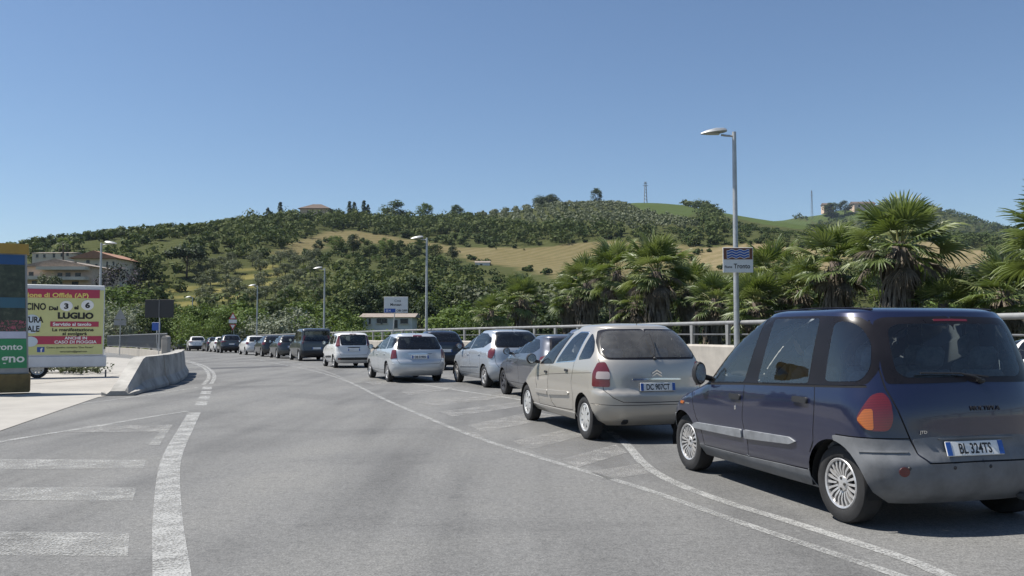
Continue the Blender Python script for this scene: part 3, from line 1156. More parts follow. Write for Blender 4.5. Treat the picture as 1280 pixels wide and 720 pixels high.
def handle(key, x, z, parent, mat='black_plastic', l=.10, h=.026):
    return rg(key, 'handle', mat, 'x', [(x - l, z - h), (x + l, z - h + .004), (x + l, z + h), (x - l, z + h)], .03, off=.022, parent=parent)


# --- tall dark MPV
mp = dict(wb=2.666, z0=.22, ze=1.63, h=.055, rw=.31, tw=.195, ty=.845, ra=.352, rim='multi', rcr=[(.2, .36), (.9, .42), (1.7, .46)], pr=[(.2, 3.2), (.8, 2.9), (1.7, 2.75)], rcf=.62, pf=2.2, barrel=.05,
          rear=[(.22, -.42), (.30, -.52), (.42, -.575), (.54, -.58), (.62, -.535), (.74, -.52), (.90, -.51), (1.05, -.48), (1.15, -.445), (1.40, -.365), (1.55, -.30), (1.63, -.24)],
          front=[(.22, 2.95), (.34, 3.27), (.50, 3.335), (.66, 3.30), (.78, 3.17), (.86, 2.98), (.93, 2.72), (.98, 2.58), (1.15, 2.36), (1.33, 2.11), (1.50, 1.80), (1.63, 1.50)],
          width=[(.22, .80), (.30, .87), (.48, .915), (.74, .935), (.95, .925), (1.06, .90), (1.30, .86), (1.50, .82), (1.58, .80), (1.63, .775)],
          rn=5.5, mirror=(2.10, 1.03), tall_mirror=.12, mirror_w=.07, plate_z=.635, plate_y=.05,
          seats=((.92, .50), (.92, -.04), (.92, -.56), (.10, .52), (.10, 0), (.10, -.52)), seat_dz=.12)
mp['regs'] = [
    rg('sill', 'sill_cladding', 'grey_plastic', 'x', [(-.02, .1), (2.66, .1), (2.66, .335), (-.02, .385)], 0, off=.004),
    rg('bumper', 'rear_bumper', 'grey_plastic', 'mix', ys_((0, .1), (0, .535), (.46, .53), (.535, .58), (.575, .70)) + xs_((-.36, .705), (-.02, .70), (-.02, .1)), .02, off=.012, center=True),
    rg('fbumper', 'front_bumper', 'grey_plastic', 'x', [(2.70, .1), (4, .1), (4, .60), (3.02, .60), (2.70, .62)], .02, off=.008, center=True),
    rg('gate', 'tailgate', 'PAINT', 'mix', ys_((0, .545), (.45, .54), (.525, .60), (.56, .72), (.625, .92), (.675, 1.08), (.68, 1.14), (0, 1.14)), .03, center=True),
    rg('gateg', 'tailgate_lower_panel', 'grey_plastic', 'y', [(0, .545), (.45, .54), (.525, .60), (.552, .705), (.40, .725), (0, .725)], .02, off=.003, center=True, parent='gate'),
    rg('fdoor', 'door', 'PAINT', 'x', [(1.325, .345), (2.20, .335), (2.31, .62), (2.40, .97), (2.14, 1.02), (1.345, 1.02), (1.345, .7)], .02),
    rg('rdoor', 'door', 'PAINT', 'x', [(1.305, .35), (1.325, .7), (1.325, 1.03), (.255, 1.08), (.245, .60), (.36, .36)], .02),
    line('g1', xs_((1.335, 1.04), (1.335, .70), (1.315, .345))),
    line('g2', xs_((.25, 1.09), (.238, .62), (.30, .52))),
    line('g3', xs_((2.41, .965), (2.315, .62), (2.21, .335))),
    line('g4', xs_((2.21, .335), (1.315, .345), (.36, .37))),
    line('g5', ys_((0, .538), (.46, .533), (.532, .59), (.57, .72), (.635, .92), (.685, 1.08), (.69, 1.22), (.68, 1.40), (.65, 1.575)), w=.006),
    line('g6', xs_((-.05, .708), (-.30, .71)) + ys_((.57, .712))),
    rg('band', 'pillar_trim', 'pillar', 'x', [(2.20, .985), (1.33, 1.035), (.25, 1.08), (-.285, 1.105), (-.31, 1.20), (-.275, 1.38), (-.19, 1.54), (-.09, 1.60), (.30, 1.615), (1.14, 1.615), (1.43, 1.59), (1.86, 1.36), (2.05, 1.225)], .03),
    line('belt', xs_((2.19, .975), (1.33, 1.025), (.25, 1.07), (-.285, 1.095)), w=.010),
    rg('w1', 'window', 'glass', 'x', [(2.05, 1.005), (1.345, 1.043), (1.135, 1.598), (1.38, 1.565), (1.80, 1.335), (1.97, 1.225)], .035, parent='fdoor', off=.002),
    rg('wt', 'quarter_light', 'glass', 'x', [(2.16, .995), (2.10, 1.0), (2.03, 1.20)], .012, parent='fdoor', off=.002),
    rg('w2', 'window', 'glass', 'x', [(1.105, 1.052), (.335, 1.085), (.285, 1.592), (.965, 1.598)], .035, parent='rdoor', off=.002),
    rg('w3', 'rear_quarter_window', 'glass', 'x', [(.12, 1.11), (-.245, 1.13), (-.27, 1.23), (-.225, 1.41), (-.14, 1.52), (-.05, 1.565), (.09, 1.565)], .06, off=.002),
    rg('rgb', 'rear_window_surround', 'pillar', 'y', [(0, 1.125), (.67, 1.115), (.675, 1.20), (.665, 1.38), (.635, 1.565), (.56, 1.595), (0, 1.605)], .03, center=True, parent='gate', off=.002),
    rg('rg', 'rear_window', 'glass_dark', 'y', [(0, 1.165), (.53, 1.16), (.585, 1.21), (.58, 1.38), (.56, 1.51), (.48, 1.545), (0, 1.55)], .05, center=True, parent='rgb', off=.003),
    rg('ws', 'windscreen', 'glass', 'mix', [('x', 2.62, .99), ('x', 2.33, 1.05), ('x', 1.98, 1.35), ('x', 1.62, 1.58), ('x', 1.70, 1.585), ('x', 4, 1.585), ('x', 4, .99)], .02, center=True),
    rg('bm1', 'side_moulding', 'mould', 'x', [(2.38, .50), (1.35, .515), (1.35, .595), (2.30, .565), (2.40, .53)], .02, off=.02, parent='fdoor'),
    rg('bm2', 'side_moulding', 'mould', 'x', [(1.30, .515), (.56, .555), (.47, .585), (.56, .615), (1.30, .597)], .02, off=.02, parent='rdoor'),
    handle('h1', 1.46, .895, 'fdoor'), handle('h2', .40, .945, 'rdoor'),
    rg('lk', 'lock', 'chrome', 'x', [(1.45, .77), (1.475, .77), (1.475, .81), (1.45, .81)], .01, off=.004, parent='fdoor'),
    rg('lamp', 'tail_light', 'lamp_red', 'mix', [('x', -.335, .765), ('x', -.265, .845), ('x', -.305, .95), ('x', -.328, 1.035), ('x', -.37, 1.055), ('x', -.408, .99), ('x', -.435, .85), ('x', -.428, .765)], .05, off=.016),
    rg('amb', 'turn_signal', 'lamp_amber', 'mix', [('x', -.338, .772), ('x', -.275, .845), ('x', -.312, .925), ('x', -.355, .93), ('x', -.372, .772)], .02, off=.018, parent='lamp'),
    rg('rep', 'side_repeater', 'lamp_amber', 'x', [(2.60, .735), (2.68, .735), (2.68, .765), (2.60, .765)], .012, off=.01),
    rg('badge', 'side_badge', 'chrome', 'x', [(2.47, .742), (2.57, .742), (2.57, .757), (2.47, .757)], .004, off=.004),
    rg('rib', 'bumper_rib', 'grey_plastic', 'mix', [('x', -.30, .60), ('x', -.30, .625), ('y', .60, .63), ('y', .60, .605)], .008, off=.024, parent='bumper'),
    rg('refl', 'reflector', 'lamp_red', 'y', [(.655 + .036 * math.cos(t), .475 + .036 * math.sin(t)) for t in np.linspace(0, 6.28, 14)[:-1]], 0, off=.018, parent='bumper'),
    rg('brk3', 'third_brake_light', 'lamp_red', 'y', [(0, 1.568), (.16, 1.566), (.16, 1.582), (0, 1.584)], .004, center=True, off=.004, parent='gate'),
    rg('rec', 'plate_recess', 'grey_plastic', 'y', [(0, .705), (.33, .70), (.35, .712), (0, .722)], .006, center=True, off=.02, parent='gate'),
] + arches(mp)

_lz = lambda z: z if z < 1.06 else 1.06 + (z - 1.06) * 1.07
for k_ in ('rear', 'front', 'width', 'rcr', 'pr'): mp[k_] = [(_lz(z), v) for z, v in mp[k_]]
mp['ze'] = _lz(mp['ze'])
for g_ in mp['regs']: g_['pts'] = [(p[0], _lz(p[1])) if len(p) == 2 else (p[0], p[1], _lz(p[2])) for p in g_['pts']]

# --- beige MPV
pc = dict(wb=2.72, z0=.24, ze=1.575, h=.07, rw=.31, tw=.19, ty=.825, ra=.35, rim='cap', rcr=.42, pr=2.6, rcf=.75, pf=2.2, barrel=.05,
          rear=[(.24, -.48), (.32, -.60), (.48, -.685), (.66, -.69), (.72, -.65), (.92, -.635), (1.10, -.60), (1.18, -.56), (1.36, -.42), (1.50, -.27), (1.575, -.14)],
          front=[(.24, 3.0), (.36, 3.30), (.52, 3.37), (.66, 3.32), (.80, 3.12), (.90, 2.92), (1.0, 2.70), (1.10, 2.45), (1.25, 2.14), (1.40, 1.80), (1.51, 1.48), (1.575, 1.22)],
          width=[(.24, .76), (.32, .82), (.50, .86), (.70, .876), (.92, .866), (1.08, .835), (1.28, .765), (1.44, .69), (1.53, .63), (1.575, .575)],
          mirror=(2.02, 1.02), plate_z=.765, ant_x=.02)
pc['regs'] = [
    rg('sill', 'sill', 'PAINT', 'x', [(-.02, .1), (2.7, .1), (2.7, .335), (-.02, .345)], 0, off=.01),
    rg('bumper', 'rear_bumper', 'PAINT', 'mix', ys_((0, .1), (0, .555), (.50, .56), (.62, .615), (.735, .715)) + xs_((-.40, .72), (-.02, .70), (-.02, .1)), .02, off=.014, center=True),
    rg('gate', 'tailgate', 'PAINT', 'mix', ys_((0, .56), (.50, .565), (.62, .62), (.715, .72), (.74, .95), (.74, 1.14), (0, 1.14)), .03, center=True),
    rg('fdoor', 'door', 'PAINT', 'x', [(1.20, .36), (2.02, .345), (2.04, .62), (2.14, .97), (1.95, 1.0), (1.44, 1.0), (1.47, .62), (1.34, .42)], .02),
    rg('rdoor', 'door', 'PAINT', 'x', [(1.17, .365), (1.33, .43), (1.455, .62), (1.425, 1.0), (.39, 1.07), (.43, .80), (.45, .40)], .02),
    line('g1', xs_((1.43, 1.02), (1.46, .62), (1.33, .42), (1.19, .355))),
    line('g2', xs_((.375, 1.09), (.42, .80), (.44, .38))),
    line('g3', xs_((2.15, .97), (2.045, .62), (2.02, .345))),
    line('g4', xs_((2.02, .345), (1.19, .355), (.44, .375))),
    line('g5', ys_((0, .557), (.50, .562), (.622, .617), (.73, .72), (.745, .95), (.745, 1.14))),
    line('g6', ys_((0, .525), (.60, .52)) + xs_((-.40, .53), (-.30, .53)), w=.004),
    line('crease', xs_((2.0, .80), (1.40, .855), (.40, .915), (-.30, .95)), w=.003),
    rg('wt', 'quarter_light', 'glass', 'x', [(2.20, 1.075), (1.97, 1.055), (1.66, 1.305), (1.50, 1.40), (1.72, 1.34)], .012, off=.002),
    rg('w1s', 'window_seal', 'pillar', 'x', [(1.93, .995), (1.25, 1.02), (.83, 1.50), (1.06, 1.49), (1.30, 1.415), (1.56, 1.295)], .03, parent='fdoor', off=.001),
    rg('w1', 'window', 'glass_dark', 'x', [(1.89, 1.01), (1.275, 1.035), (.865, 1.485), (1.06, 1.472), (1.30, 1.40), (1.52, 1.295)], .03, parent='fdoor', off=.003),
    rg('w2s', 'window_seal', 'chrome', 'x', [(1.16, 1.035), (.335, 1.085), (.215, 1.52), (.58, 1.522), (.78, 1.43)], .04, parent='rdoor', off=.001),
    rg('w2', 'window', 'glass', 'x', [(1.125, 1.05), (.36, 1.10), (.245, 1.505), (.575, 1.507), (.76, 1.425)], .04, parent='rdoor', off=.003),
    rg('w3', 'rear_quarter_window', 'glass', 'x', [(.235, 1.11), (-.185, 1.145), (-.215, 1.24), (-.10, 1.385), (.06, 1.48), (.115, 1.49)], .05, off=.002),
    rg('rgb', 'rear_window_surround', 'pillar', 'y', [(0, 1.135), (.66, 1.135), (.725, 1.20), (.69, 1.38), (.60, 1.535), (.50, 1.555), (0, 1.56)], .05, center=True, parent='gate', off=.002),
    rg('rg', 'rear_window', 'glass_dusty', 'y', [(0, 1.165), (.64, 1.16), (.69, 1.215), (.66, 1.37), (.575, 1.51), (.49, 1.53), (0, 1.535)], .05, center=True, parent='rgb', off=.004),
    rg('ws', 'windscreen', 'glass', 'mix', [('x', 2.62, 1.04), ('x', 2.30, 1.07), ('x', 1.75, 1.36), ('x', 1.30, 1.55), ('x', 4, 1.55), ('x', 4, 1.04)], .02, center=True),
    rg('bm1', 'side_moulding', 'PAINT', 'x', [(2.10, .53), (1.48, .535), (1.47, .605), (2.12, .58)], .02, off=.022, parent='fdoor'),
    rg('bm2', 'side_moulding', 'PAINT', 'x', [(1.43, .535), (.53, .59), (.50, .62), (.55, .642), (1.43, .61)], .02, off=.022, parent='rdoor'),
    handle('h1', 1.55, .885, 'fdoor', 'black_plastic', .055, .018), handle('h2', .62, .945, 'rdoor', 'black_plastic', .055, .018),
    rg('lamp', 'tail_light', 'lamp_red', 'mix', [('x', -.345, .765), ('x', -.335, .95), ('x', -.375, 1.09), ('x', -.455, 1.10), ('x', -.515, .99), ('x', -.54, .765)], .03, off=.014),
    rg('lampc', 'reversing_lens', 'lamp_clear', 'mix', [('x', -.40, .87), ('x', -.40, .97), ('x', -.52, .97), ('x', -.535, .87)], .03, off=.017, parent='lamp'),
    rg('strip', 'chrome_strip', 'chrome', 'y', [(0, .86), (.35, .852), (.37, .862), (.35, .878), (0, .885)], .008, center=True, off=.014, parent='gate'),
    rg('brk3', 'exhaust_pipe', 'black_plastic', 'y', [(.40, .27), (.48, .27), (.48, .33), (.40, .33)], .03, off=.03),
] + arches(pc)


def common(L, W, H, wb, ro, belt=.96, z0=.22, ze=None, h=.07, rake=.32, lip=.05, hood=(.78, .95), cowl=.62, top=1.25, tumble=.74, rw=.31, tw=.19, rim='five', arch=.04,
           win=None, gl=None, lamp=None, bump='PAINT', bump_z=.58, plate_z=.78, surround=None, rear_glass='glass_dark', side_glass='glass_dark', cladding=None, doors=(1.30, .30), rcr=.40, pr=2.8, extra=()):
    """ordinary hatchback, wagon, van or off-roader from its main measurements"""
    ze = ze or H - h
    w = W / 2; xf = L - ro
    sp = dict(wb=wb, z0=z0, ze=ze, h=h, rw=rw, tw=tw, ty=w - .04, ra=rw + arch, rim=rim, rcr=rcr, pr=pr, rcf=.65, pf=2.3, barrel=.05, plate_z=plate_z)
    sp['rear'] = [(z0, -ro + .2), (z0 + .1, -ro + .07), (.46, -ro), (.62, -ro + .01), (.72, -ro + lip), (belt, -ro + lip + .03), (belt + .1, -ro + lip + .08), ((belt + ze) / 2 + .05, -ro + lip + .08 + rake * .5), (ze - .05, -ro + lip + rake * .95 + .04), (ze, -ro + lip + rake * 1.15 + .1)]
    sp['front'] = [(z0, xf - .3), (.36, xf - .06), (.52, xf), (.66, xf - .05), (hood[0], xf - .22), (hood[1], wb + cowl - .62), (hood[1] + .08, wb + cowl - .82), ((hood[1] + ze) / 2 + .05, (wb + cowl - .82 + top) / 2 + .05), (ze - .06, top + .15), (ze, top)]
    sp['width'] = [(z0, w * .87), (z0 + .1, w * .94), (.5, w * .985), (.72, w), (belt - .08, w * .985), (belt + .03, w * .95), ((belt + ze) / 2, w * (.95 + tumble) / 2 + .01), (ze - .06, w * (tumble + .03)), (ze, w * (tumble - .03))]
    sp['mirror'] = (wb * .735, belt + .05)
    xr = -ro
    d1, d2 = doors
    R = []
    if cladding: R.append(rg('sill', 'sill_cladding', cladding, 'x', [(-.4, .1), (wb + .3, .1), (wb + .3, .36), (-.4, .36)], 0, off=.006))
    R += [
        rg('bumper', 'rear_bumper', bump, 'mix', ys_((0, .1), (0, bump_z - .02), (w * .72, bump_z - .01)) + xs_((xr + .30, bump_z + .02), (-.02, bump_z + .02), (-.02, .1)), .02, off=.012, center=True),
        rg('gate', 'tailgate', 'PAINT', 'mix', ys_((0, bump_z - .01), (w * .68, bump_z), (w * .76, bump_z + .1), (w * .80, belt + .05), (0, belt + .05)), .03, center=True),
        rg('fdoor', 'door', 'PAINT', 'x', [(d1 + .01, .36), (wb - sp['ra'] - .10, .36), (wb - sp['ra'] - .05, .6), (wb * .80, belt - .02), (d1 + .01, belt)], .02),
        rg('rdoor', 'door', 'PAINT', 'x', [(d1 - .01, .36), (d1 - .01, belt), (d2 - .05, belt), (d2, .62), (sp['ra'] + .08, .36)], .02),
        line('g1', xs_((d1, belt), (d1, .36))), line('g2', xs_((d2 - .06, belt), (d2, .62), (sp['ra'] + .06, .36))),
        line('g3', xs_((wb * .805, belt - .02), (wb - sp['ra'] - .045, .6), (wb - sp['ra'] - .09, .36))),
        line('g4', xs_((wb - sp['ra'] - .09, .355), (sp['ra'] + .06, .355))),
        line('g5', ys_((0, bump_z - .015), (w * .69, bump_z - .005), (w * .77, bump_z + .1), (w * .81, belt + .05))),
    ]
    if surround: R.append(rg('band', 'pillar_trim', 'pillar', 'x', surround, .04))
    for i, p in enumerate(win):
        R.append(rg('w%d' % i, 'window', side_glass, 'x', p, .04, off=.002, parent={0: 'fdoor', 1: 'rdoor'}.get(i)))
    gw, g0, g1, gt = gl
    R.append(rg('rgb', 'rear_window_surround', 'pillar', 'y', [(0, g0 - .03), (gw, g0 - .03), (gw + .03, g0 + .05), (gt + .03, g1), (gt - .02, g1 + .03), (0, g1 + .035)], .04, center=True, parent='gate', off=.002))
    R.append(rg('rg', 'rear_window', rear_glass, 'y', [(0, g0), (gw - .04, g0), (gw - .01, g0 + .05), (gt - .01, g1 - .01), (gt - .06, g1 + .01), (0, g1 + .015)], .04, center=True, parent='rgb', off=.004))
    R.append(rg('ws', 'windscreen', side_glass, 'mix', [('x', wb * .93, hood[1] + .06), ('x', wb * .80, hood[1] + .12), ('x', top + .12, ze - .04), ('x', 4.5, ze - .04), ('x', 4.5, hood[1] + .06)], .02, center=True))
    R += [rg('lamp', 'tail_light', 'lamp_red', 'mix', lamp, .03, off=.012),
          handle('h1', d1 + .14, belt - .12, 'fdoor', 'PAINT', .075, .016), handle('h2', d2 + .08, belt - .10, 'rdoor', 'PAINT', .075, .016)]
    sp['regs'] = R + list(extra) + arches(sp)
    return sp


bc = common(4.27, 1.78, 1.60, 2.778, .72, belt=1.0, rake=.42, top=1.30, hood=(.82, 1.0), tumble=.70, rim='five', doors=(1.28, .30), plate_z=.82, rear_glass='glass_far',
            win=[[(2.15, 1.0), (1.32, 1.04), (1.12, 1.49), (1.40, 1.46), (1.85, 1.24)], [(1.26, 1.04), (.12, 1.10), (-.24, 1.24), (-.12, 1.37), (.25, 1.485), (1.06, 1.50)]],
            gl=(.64, 1.13, 1.50, .50), lamp=[('x', -.36, .84), ('x', -.34, 1.0), ('x', -.40, 1.12), ('x', -.47, 1.09), ('x', -.53, .92), ('x', -.49, .80)],
            extra=[rg('mo', 'side_crease', 'mould', 'x', [(2.3, .50), (.42, .56), (.42, .575), (2.3, .52)], .004, off=.012)])
aw = common(4.515, 1.753, 1.50, 2.703, .90, belt=.95, rake=.30, top=1.10, hood=(.76, .93), tumble=.74, rim='five', doors=(1.22, .22), plate_z=.78, rear_glass='glass_far',
            win=[[(2.02, .98), (1.25, .99), (1.12, 1.40), (1.30, 1.38), (1.70, 1.20)], [(1.19, .995), (.24, 1.01), (.22, 1.40), (1.05, 1.41)], [(.16, 1.015), (-.50, 1.05), (-.46, 1.33), (.14, 1.40)]],
            gl=(.67, 1.03, 1.36, .58), lamp=[('x', -.56, .72), ('x', -.54, .98), ('x', -.66, 1.0), ('y', .70, .98), ('y', .69, .74)],
            extra=[rg('hd', 'gate_trim', 'chrome', 'y', [(0, .86), (.36, .86), (.36, .88), (0, .88)], .006, center=True, off=.012, parent='gate'),
                   rg('b3', 'third_brake_light', 'lamp_red', 'y', [(0, 1.395), (.14, 1.395), (.14, 1.42), (0, 1.425)], .006, center=True, off=.012, parent='gate')])
pa = common(3.65, 1.64, 1.55, 2.30, .62, belt=.98, rake=.16, lip=.04, top=1.02, hood=(.82, .98), tumble=.82, rw=.29, tw=.175, rim='five', doors=(1.05, .18), plate_z=.80, pr=3.4, rcr=.30,
            win=[[(1.75, 1.0), (1.08, 1.02), (1.02, 1.45), (1.22, 1.42), (1.52, 1.24)], [(1.0, 1.02), (.16, 1.05), (.14, 1.45), (.95, 1.46)], [(.08, 1.06), (-.28, 1.10), (-.24, 1.40), (.06, 1.44)]],
            gl=(.53, 1.02, 1.42, .53), lamp=[('x', -.36, .96), ('x', -.30, 1.40), ('x', -.37, 1.42), ('y', .575, 1.40), ('y', .60, .96), ('y', .70, .93)],
            extra=[rg('bs', 'bumper_insert', 'black_plastic', 'y', [(0, .36), (.60, .37), (.62, .46), (0, .47)], .03, center=True, off=.02, parent='bumper'),
                   rg('hb', 'gate_handle', 'black_plastic', 'y', [(0, .88), (.26, .88), (.27, .91), (0, .915)], .01, center=True, off=.015, parent='gate'),
                   rg('rl', 'reflector', 'lamp_red', 'y', [(.56, .38), (.68, .38), (.68, .45), (.58, .45)], .02, off=.024, parent='bumper'),
                   rg('b3', 'third_brake_light', 'lamp_red', 'y', [(0, 1.465), (.14, 1.465), (.14, 1.487), (0, 1.49)], .006, center=True, off=.014, parent='gate'),
                   rg('mo', 'side_moulding', 'black_plastic', 'x', [(1.75, .42), (.45, .45), (.45, .54), (1.75, .50)], .02, off=.015)])
vn = common(4.39, 1.83, 1.84, 2.755, .78, belt=1.06, rake=.10, lip=.03, top=1.42, hood=(.90, 1.08), tumble=.86, rw=.315, tw=.195, rim='cap', doors=(1.32, .22), plate_z=.72, pr=3.6, rcr=.26, bump='black_plastic', bump_z=.60, rear_glass='glass_far',
            win=[[(2.1, 1.08), (1.36, 1.11), (1.34, 1.66), (1.58, 1.63), (1.90, 1.36)], [(1.26, 1.12), (.24, 1.14), (.24, 1.66), (1.26, 1.68)], [(.12, 1.15), (-.50, 1.18), (-.46, 1.60), (.12, 1.65)]],
            gl=(.66, 1.14, 1.64, .64), lamp=[('x', -.64, .98), ('x', -.60, 1.42), ('x', -.66, 1.45), ('y', .72, 1.42), ('y', .74, .98)])
sv = common(4.35, 1.84, 1.62, 2.65, .78, belt=1.06, z0=.28, rake=.36, top=1.05, hood=(.90, 1.06), tumble=.72, rw=.345, tw=.22, rim='five', arch=.045, doors=(1.28, .26), plate_z=.80, bump='black_plastic', bump_z=.62, cladding='black_plastic', rear_glass='glass_far', side_glass='glass_far',
            win=[[(2.05, 1.09), (1.32, 1.11), (1.18, 1.50), (1.32, 1.48), (1.72, 1.30)], [(1.24, 1.12), (.25, 1.15), (.05, 1.28), (.30, 1.48), (1.10, 1.51)], [(.15, 1.17), (-.30, 1.23), (-.15, 1.36), (.14, 1.45)]],
            gl=(.66, 1.18, 1.50, .54), lamp=[('x', -.30, .95), ('x', -.36, 1.06), ('y', .70, 1.08), ('y', .45, 1.05), ('y', .45, 1.0), ('y', .74, .96)])
ht = common(4.02, 1.72, 1.47, 2.53, .66, belt=.96, rake=.40, top=1.05, hood=(.78, .95), tumble=.70, rim='five', doors=(1.22, .26), plate_z=.74, rear_glass='glass_far', side_glass='glass_far',
            win=[[(1.95, .99), (1.25, 1.02), (1.08, 1.38), (1.25, 1.36), (1.62, 1.18)], [(1.19, 1.03), (.25, 1.06), (-.02, 1.16), (.25, 1.35), (1.02, 1.39)]],
            gl=(.58, 1.05, 1.36, .48), lamp=[('x', -.26, .84), ('x', -.28, .98), ('x', -.38, 1.0), ('x', -.50, .96), ('x', -.49, .82)])
# ------------------------------------------------------------------ concrete, steel, signs
M['concrete'] = pm('grey_concrete', (.37, .355, .325), .9, var=.34, vs=1.7, bump=.35, bs=35)
M['concrete_pale'] = pm('pale_concrete', (.39, .36, .315), .9, var=.16, vs=1.6, bump=.3, bs=35)
M['galv'] = pm('galvanised_steel', (.44, .45, .45), .5, metal=.55, var=.15, vs=5)
M['galv_dark'] = pm('dull_steel', (.16, .165, .17), .6, metal=.4, var=.2, vs=5)
M['rail_white'] = pm('rail_paint', (.27, .27, .265), .55, metal=.2, var=.2, vs=3)
M['lampglass'] = pm('lamp_cover', (.55, .55, .50), .3, var=.1)
M['sign_white'] = pm('sign_white', (.70, .70, .68), .45, var=.06)
M['sign_brown'] = pm('sign_brown', (.155, .055, .030), .45, var=.08)
M['sign_blue'] = pm('sign_blue', (.02, .085, .36), .45, var=.08)
M['sign_red'] = pm('sign_red', (.42, .03, .03), .45, var=.08)
M['sign_back'] = pm('sign_back', (.022, .024, .026), .6, var=.2)
M['sign_grey'] = pm('sign_back_grey', (.30, .30, .29), .6, metal=.3, var=.15)

# parapet: low concrete wall, posts and a tube rail following the edge of the bridge
par = empty('bridge_parapet', (*PARAPET[0], float(road_z(PARAPET[0][1]))))
tag(par, 'long pale concrete parapet wall with a tube handrail along the far side', 'parapet')
par.location = (0, 0, 0)
cum = np.concatenate([[0], np.cumsum(np.linalg.norm(np.diff(PARAPET, axis=0), axis=1))])


def par_at(s):
    p = np.array([np.interp(s, cum, PARAPET[:, 0]), np.interp(s, cum, PARAPET[:, 1])])
    q = np.array([np.interp(s + .5, cum, PARAPET[:, 0]), np.interp(s + .5, cum, PARAPET[:, 1])])
    d = q - p
    return p, math.atan2(d[1], d[0]), float(road_z(p[1]))


s = 4.0
while s < cum[-1] - 4.2:
    p, a, z = par_at(s + 2)
    pr = [(-.02, -.6), (.42, -.6), (.42, 1.02), (.36, 1.10), (.06, 1.10), (0, 1.04), (-.02, .25)]
    mw = MB()
    V = [(x, -q[0], q[1]) for x in (-1.985, 1.985) for q in pr]
    n = len(pr)
    mw.add(V, [list(range(n)), list(range(n, 2 * n))[::-1]] + [(i, i + n, (i + 1) % n + n, (i + 1) % n) for i in range(n)])
    if 'wall_me' not in globals():
        wo = mw.build('wall_block', M['concrete_pale'], par); wall_me = wo.data
    else:
        wo = obj('wall_block', wall_me, par)
    wo.location = (p[0], p[1], z); wo.rotation_euler = (0, 0, a)
    s += 4.0
s = 5.0
while s < cum[-1] - 2:
    p, a, z = par_at(s)
    if 'post_me' not in globals():
        po = MB().prism([(-.06, 1.08), (.06, 1.08), (.10, 1.80), (-.10, 1.80)], -.05, .05).box((0, 0, 1.105), (.26, .2, .03)).build('post', M['sign_grey'], par); post_me = po.data
    else:
        po = obj('post', post_me, par)
    po.location = (p[0] + .2 * math.sin(a), p[1] - .2 * math.cos(a), z); po.rotation_euler = (0, 0, a)
    s += 2.35
rail = []
for s in np.arange(2, cum[-1] - 1, 2.5):
    p, a, z = par_at(s)
    rail.append((p[0] + .2 * math.sin(a), p[1] - .2 * math.cos(a), z))
MB().tube([(x, y, z + 1.83) for x, y, z in rail], .07, 10).build('top_rail', M['rail_white'], par, True)
MB().tube([(x, y, z + 1.45) for x, y, z in rail], .025, 8).build('mid_rail', M['galv_dark'], par, True)


def street_lamp(px, Y, label, X=None, h=8.0, side=-1, base=None):
    x = (px - 640) / FPX * (Y * math.cos(PITCH)) if X is None else X
    z = float(road_z(Y)) if base is None else base
    t = empty('street_lamp', (x, Y, z))
    tag(t, label, 'street lamp', 'street lamps along the road')
    MB().tube([(0, 0, 0), (0, 0, h * .5), (0, 0, h)], [.10, .085, .065], 12).build('pole', M['galv'], t, True)
    MB().tube([(0, 0, h - .14), (side * .28, 0, h - .12), (side * .42, 0, h - .10)], .035, 8).build('arm', M['galv'], t, True)
    hb = MB()
    V = []
    pr = [(.24, .06, .06), (.32, .14, .11), (.58, .20, .14), (.88, .17, .10), (1.08, .06, .035)]
    for (q, w, th) in pr:
        for k in range(8):
            an = 2 * math.pi * k / 8
            zz = math.sin(an)
            V.append((side * q, w * math.cos(an), h - .08 + th * (zz if zz > 0 else zz * .45) + .12 * (1 - (q - .2))))
    Fc = [list(range(8)), [32 + k for k in range(8)]]
    for i in range(4):
        for k in range(8):
            Fc.append((i * 8 + k, i * 8 + (k + 1) % 8, i * 8 + 8 + (k + 1) % 8, i * 8 + 8 + k))
    hb.add(V, Fc); hd_ = hb.build('lamp_head', M['galv'], t, True)
    MB().box((side * .68, 0, h - .075), (.42, .2, .02), bev=.008).build('lamp_cover', M['lampglass'], hd_)
    return t


street_lamp(921, 27.3, 'tall grey street lamp carrying the brown river name sign')
street_lamp(533, 57, 'grey street lamp behind the silver wagon and dark off-roader')
street_lamp(405, 81, 'grey street lamp above the dark van and small white car')
street_lamp(321, 105, 'slim street lamp above the black hatchback far down the queue')
street_lamp(240, 130, 'farthest slim street lamp above the white off-roader')
street_lamp(124, 60, 'street lamp standing behind the yellow trailer hoarding', side=1)

# river sign on the big lamp
sg = empty('river_sign', (0, 0, 0))
sgp = at(922.5, 325, 27.05)
sg.location = sgp
tag(sg, 'brown and white river name sign with blue waves on the lamp pole', 'sign')
MB().box((0, .01, 0), (.96, .03, .80), bev=.006).build('sign_board', M['sign_white'], sg)
MB().box((0, -.008, .20), (.92, .008, .36)).build('brown_panel', M['sign_brown'], sg)
wv = MB()
for k in range(3):
    zc = .275 - k * .085
    P = [(x, zc + .022 * math.sin(x * 2 * math.pi / .26)) for x in np.linspace(-.36, .36, 37)]
    wv.add([(x, -.016, z + .052) for x, z in P] + [(x, -.016, z - .040) for x, z in P], [(i, i + 37, i + 38, i + 1) for i in range(36)])
wv.build('wave_outline', M['print_white'], sg)
for k in range(3):
    zc = .275 - k * .085
    P = [(x, zc + .022 * math.sin(x * 2 * math.pi / .26)) for x in np.linspace(-.35, .35, 37)]
    MB().add([(x, -.02, z + .034) for x, z in P] + [(x, -.02, z - .022) for x, z in P], [(i, i + 37, i + 38, i + 1) for i in range(36)]).build('wave', M['sign_blue'], sg)
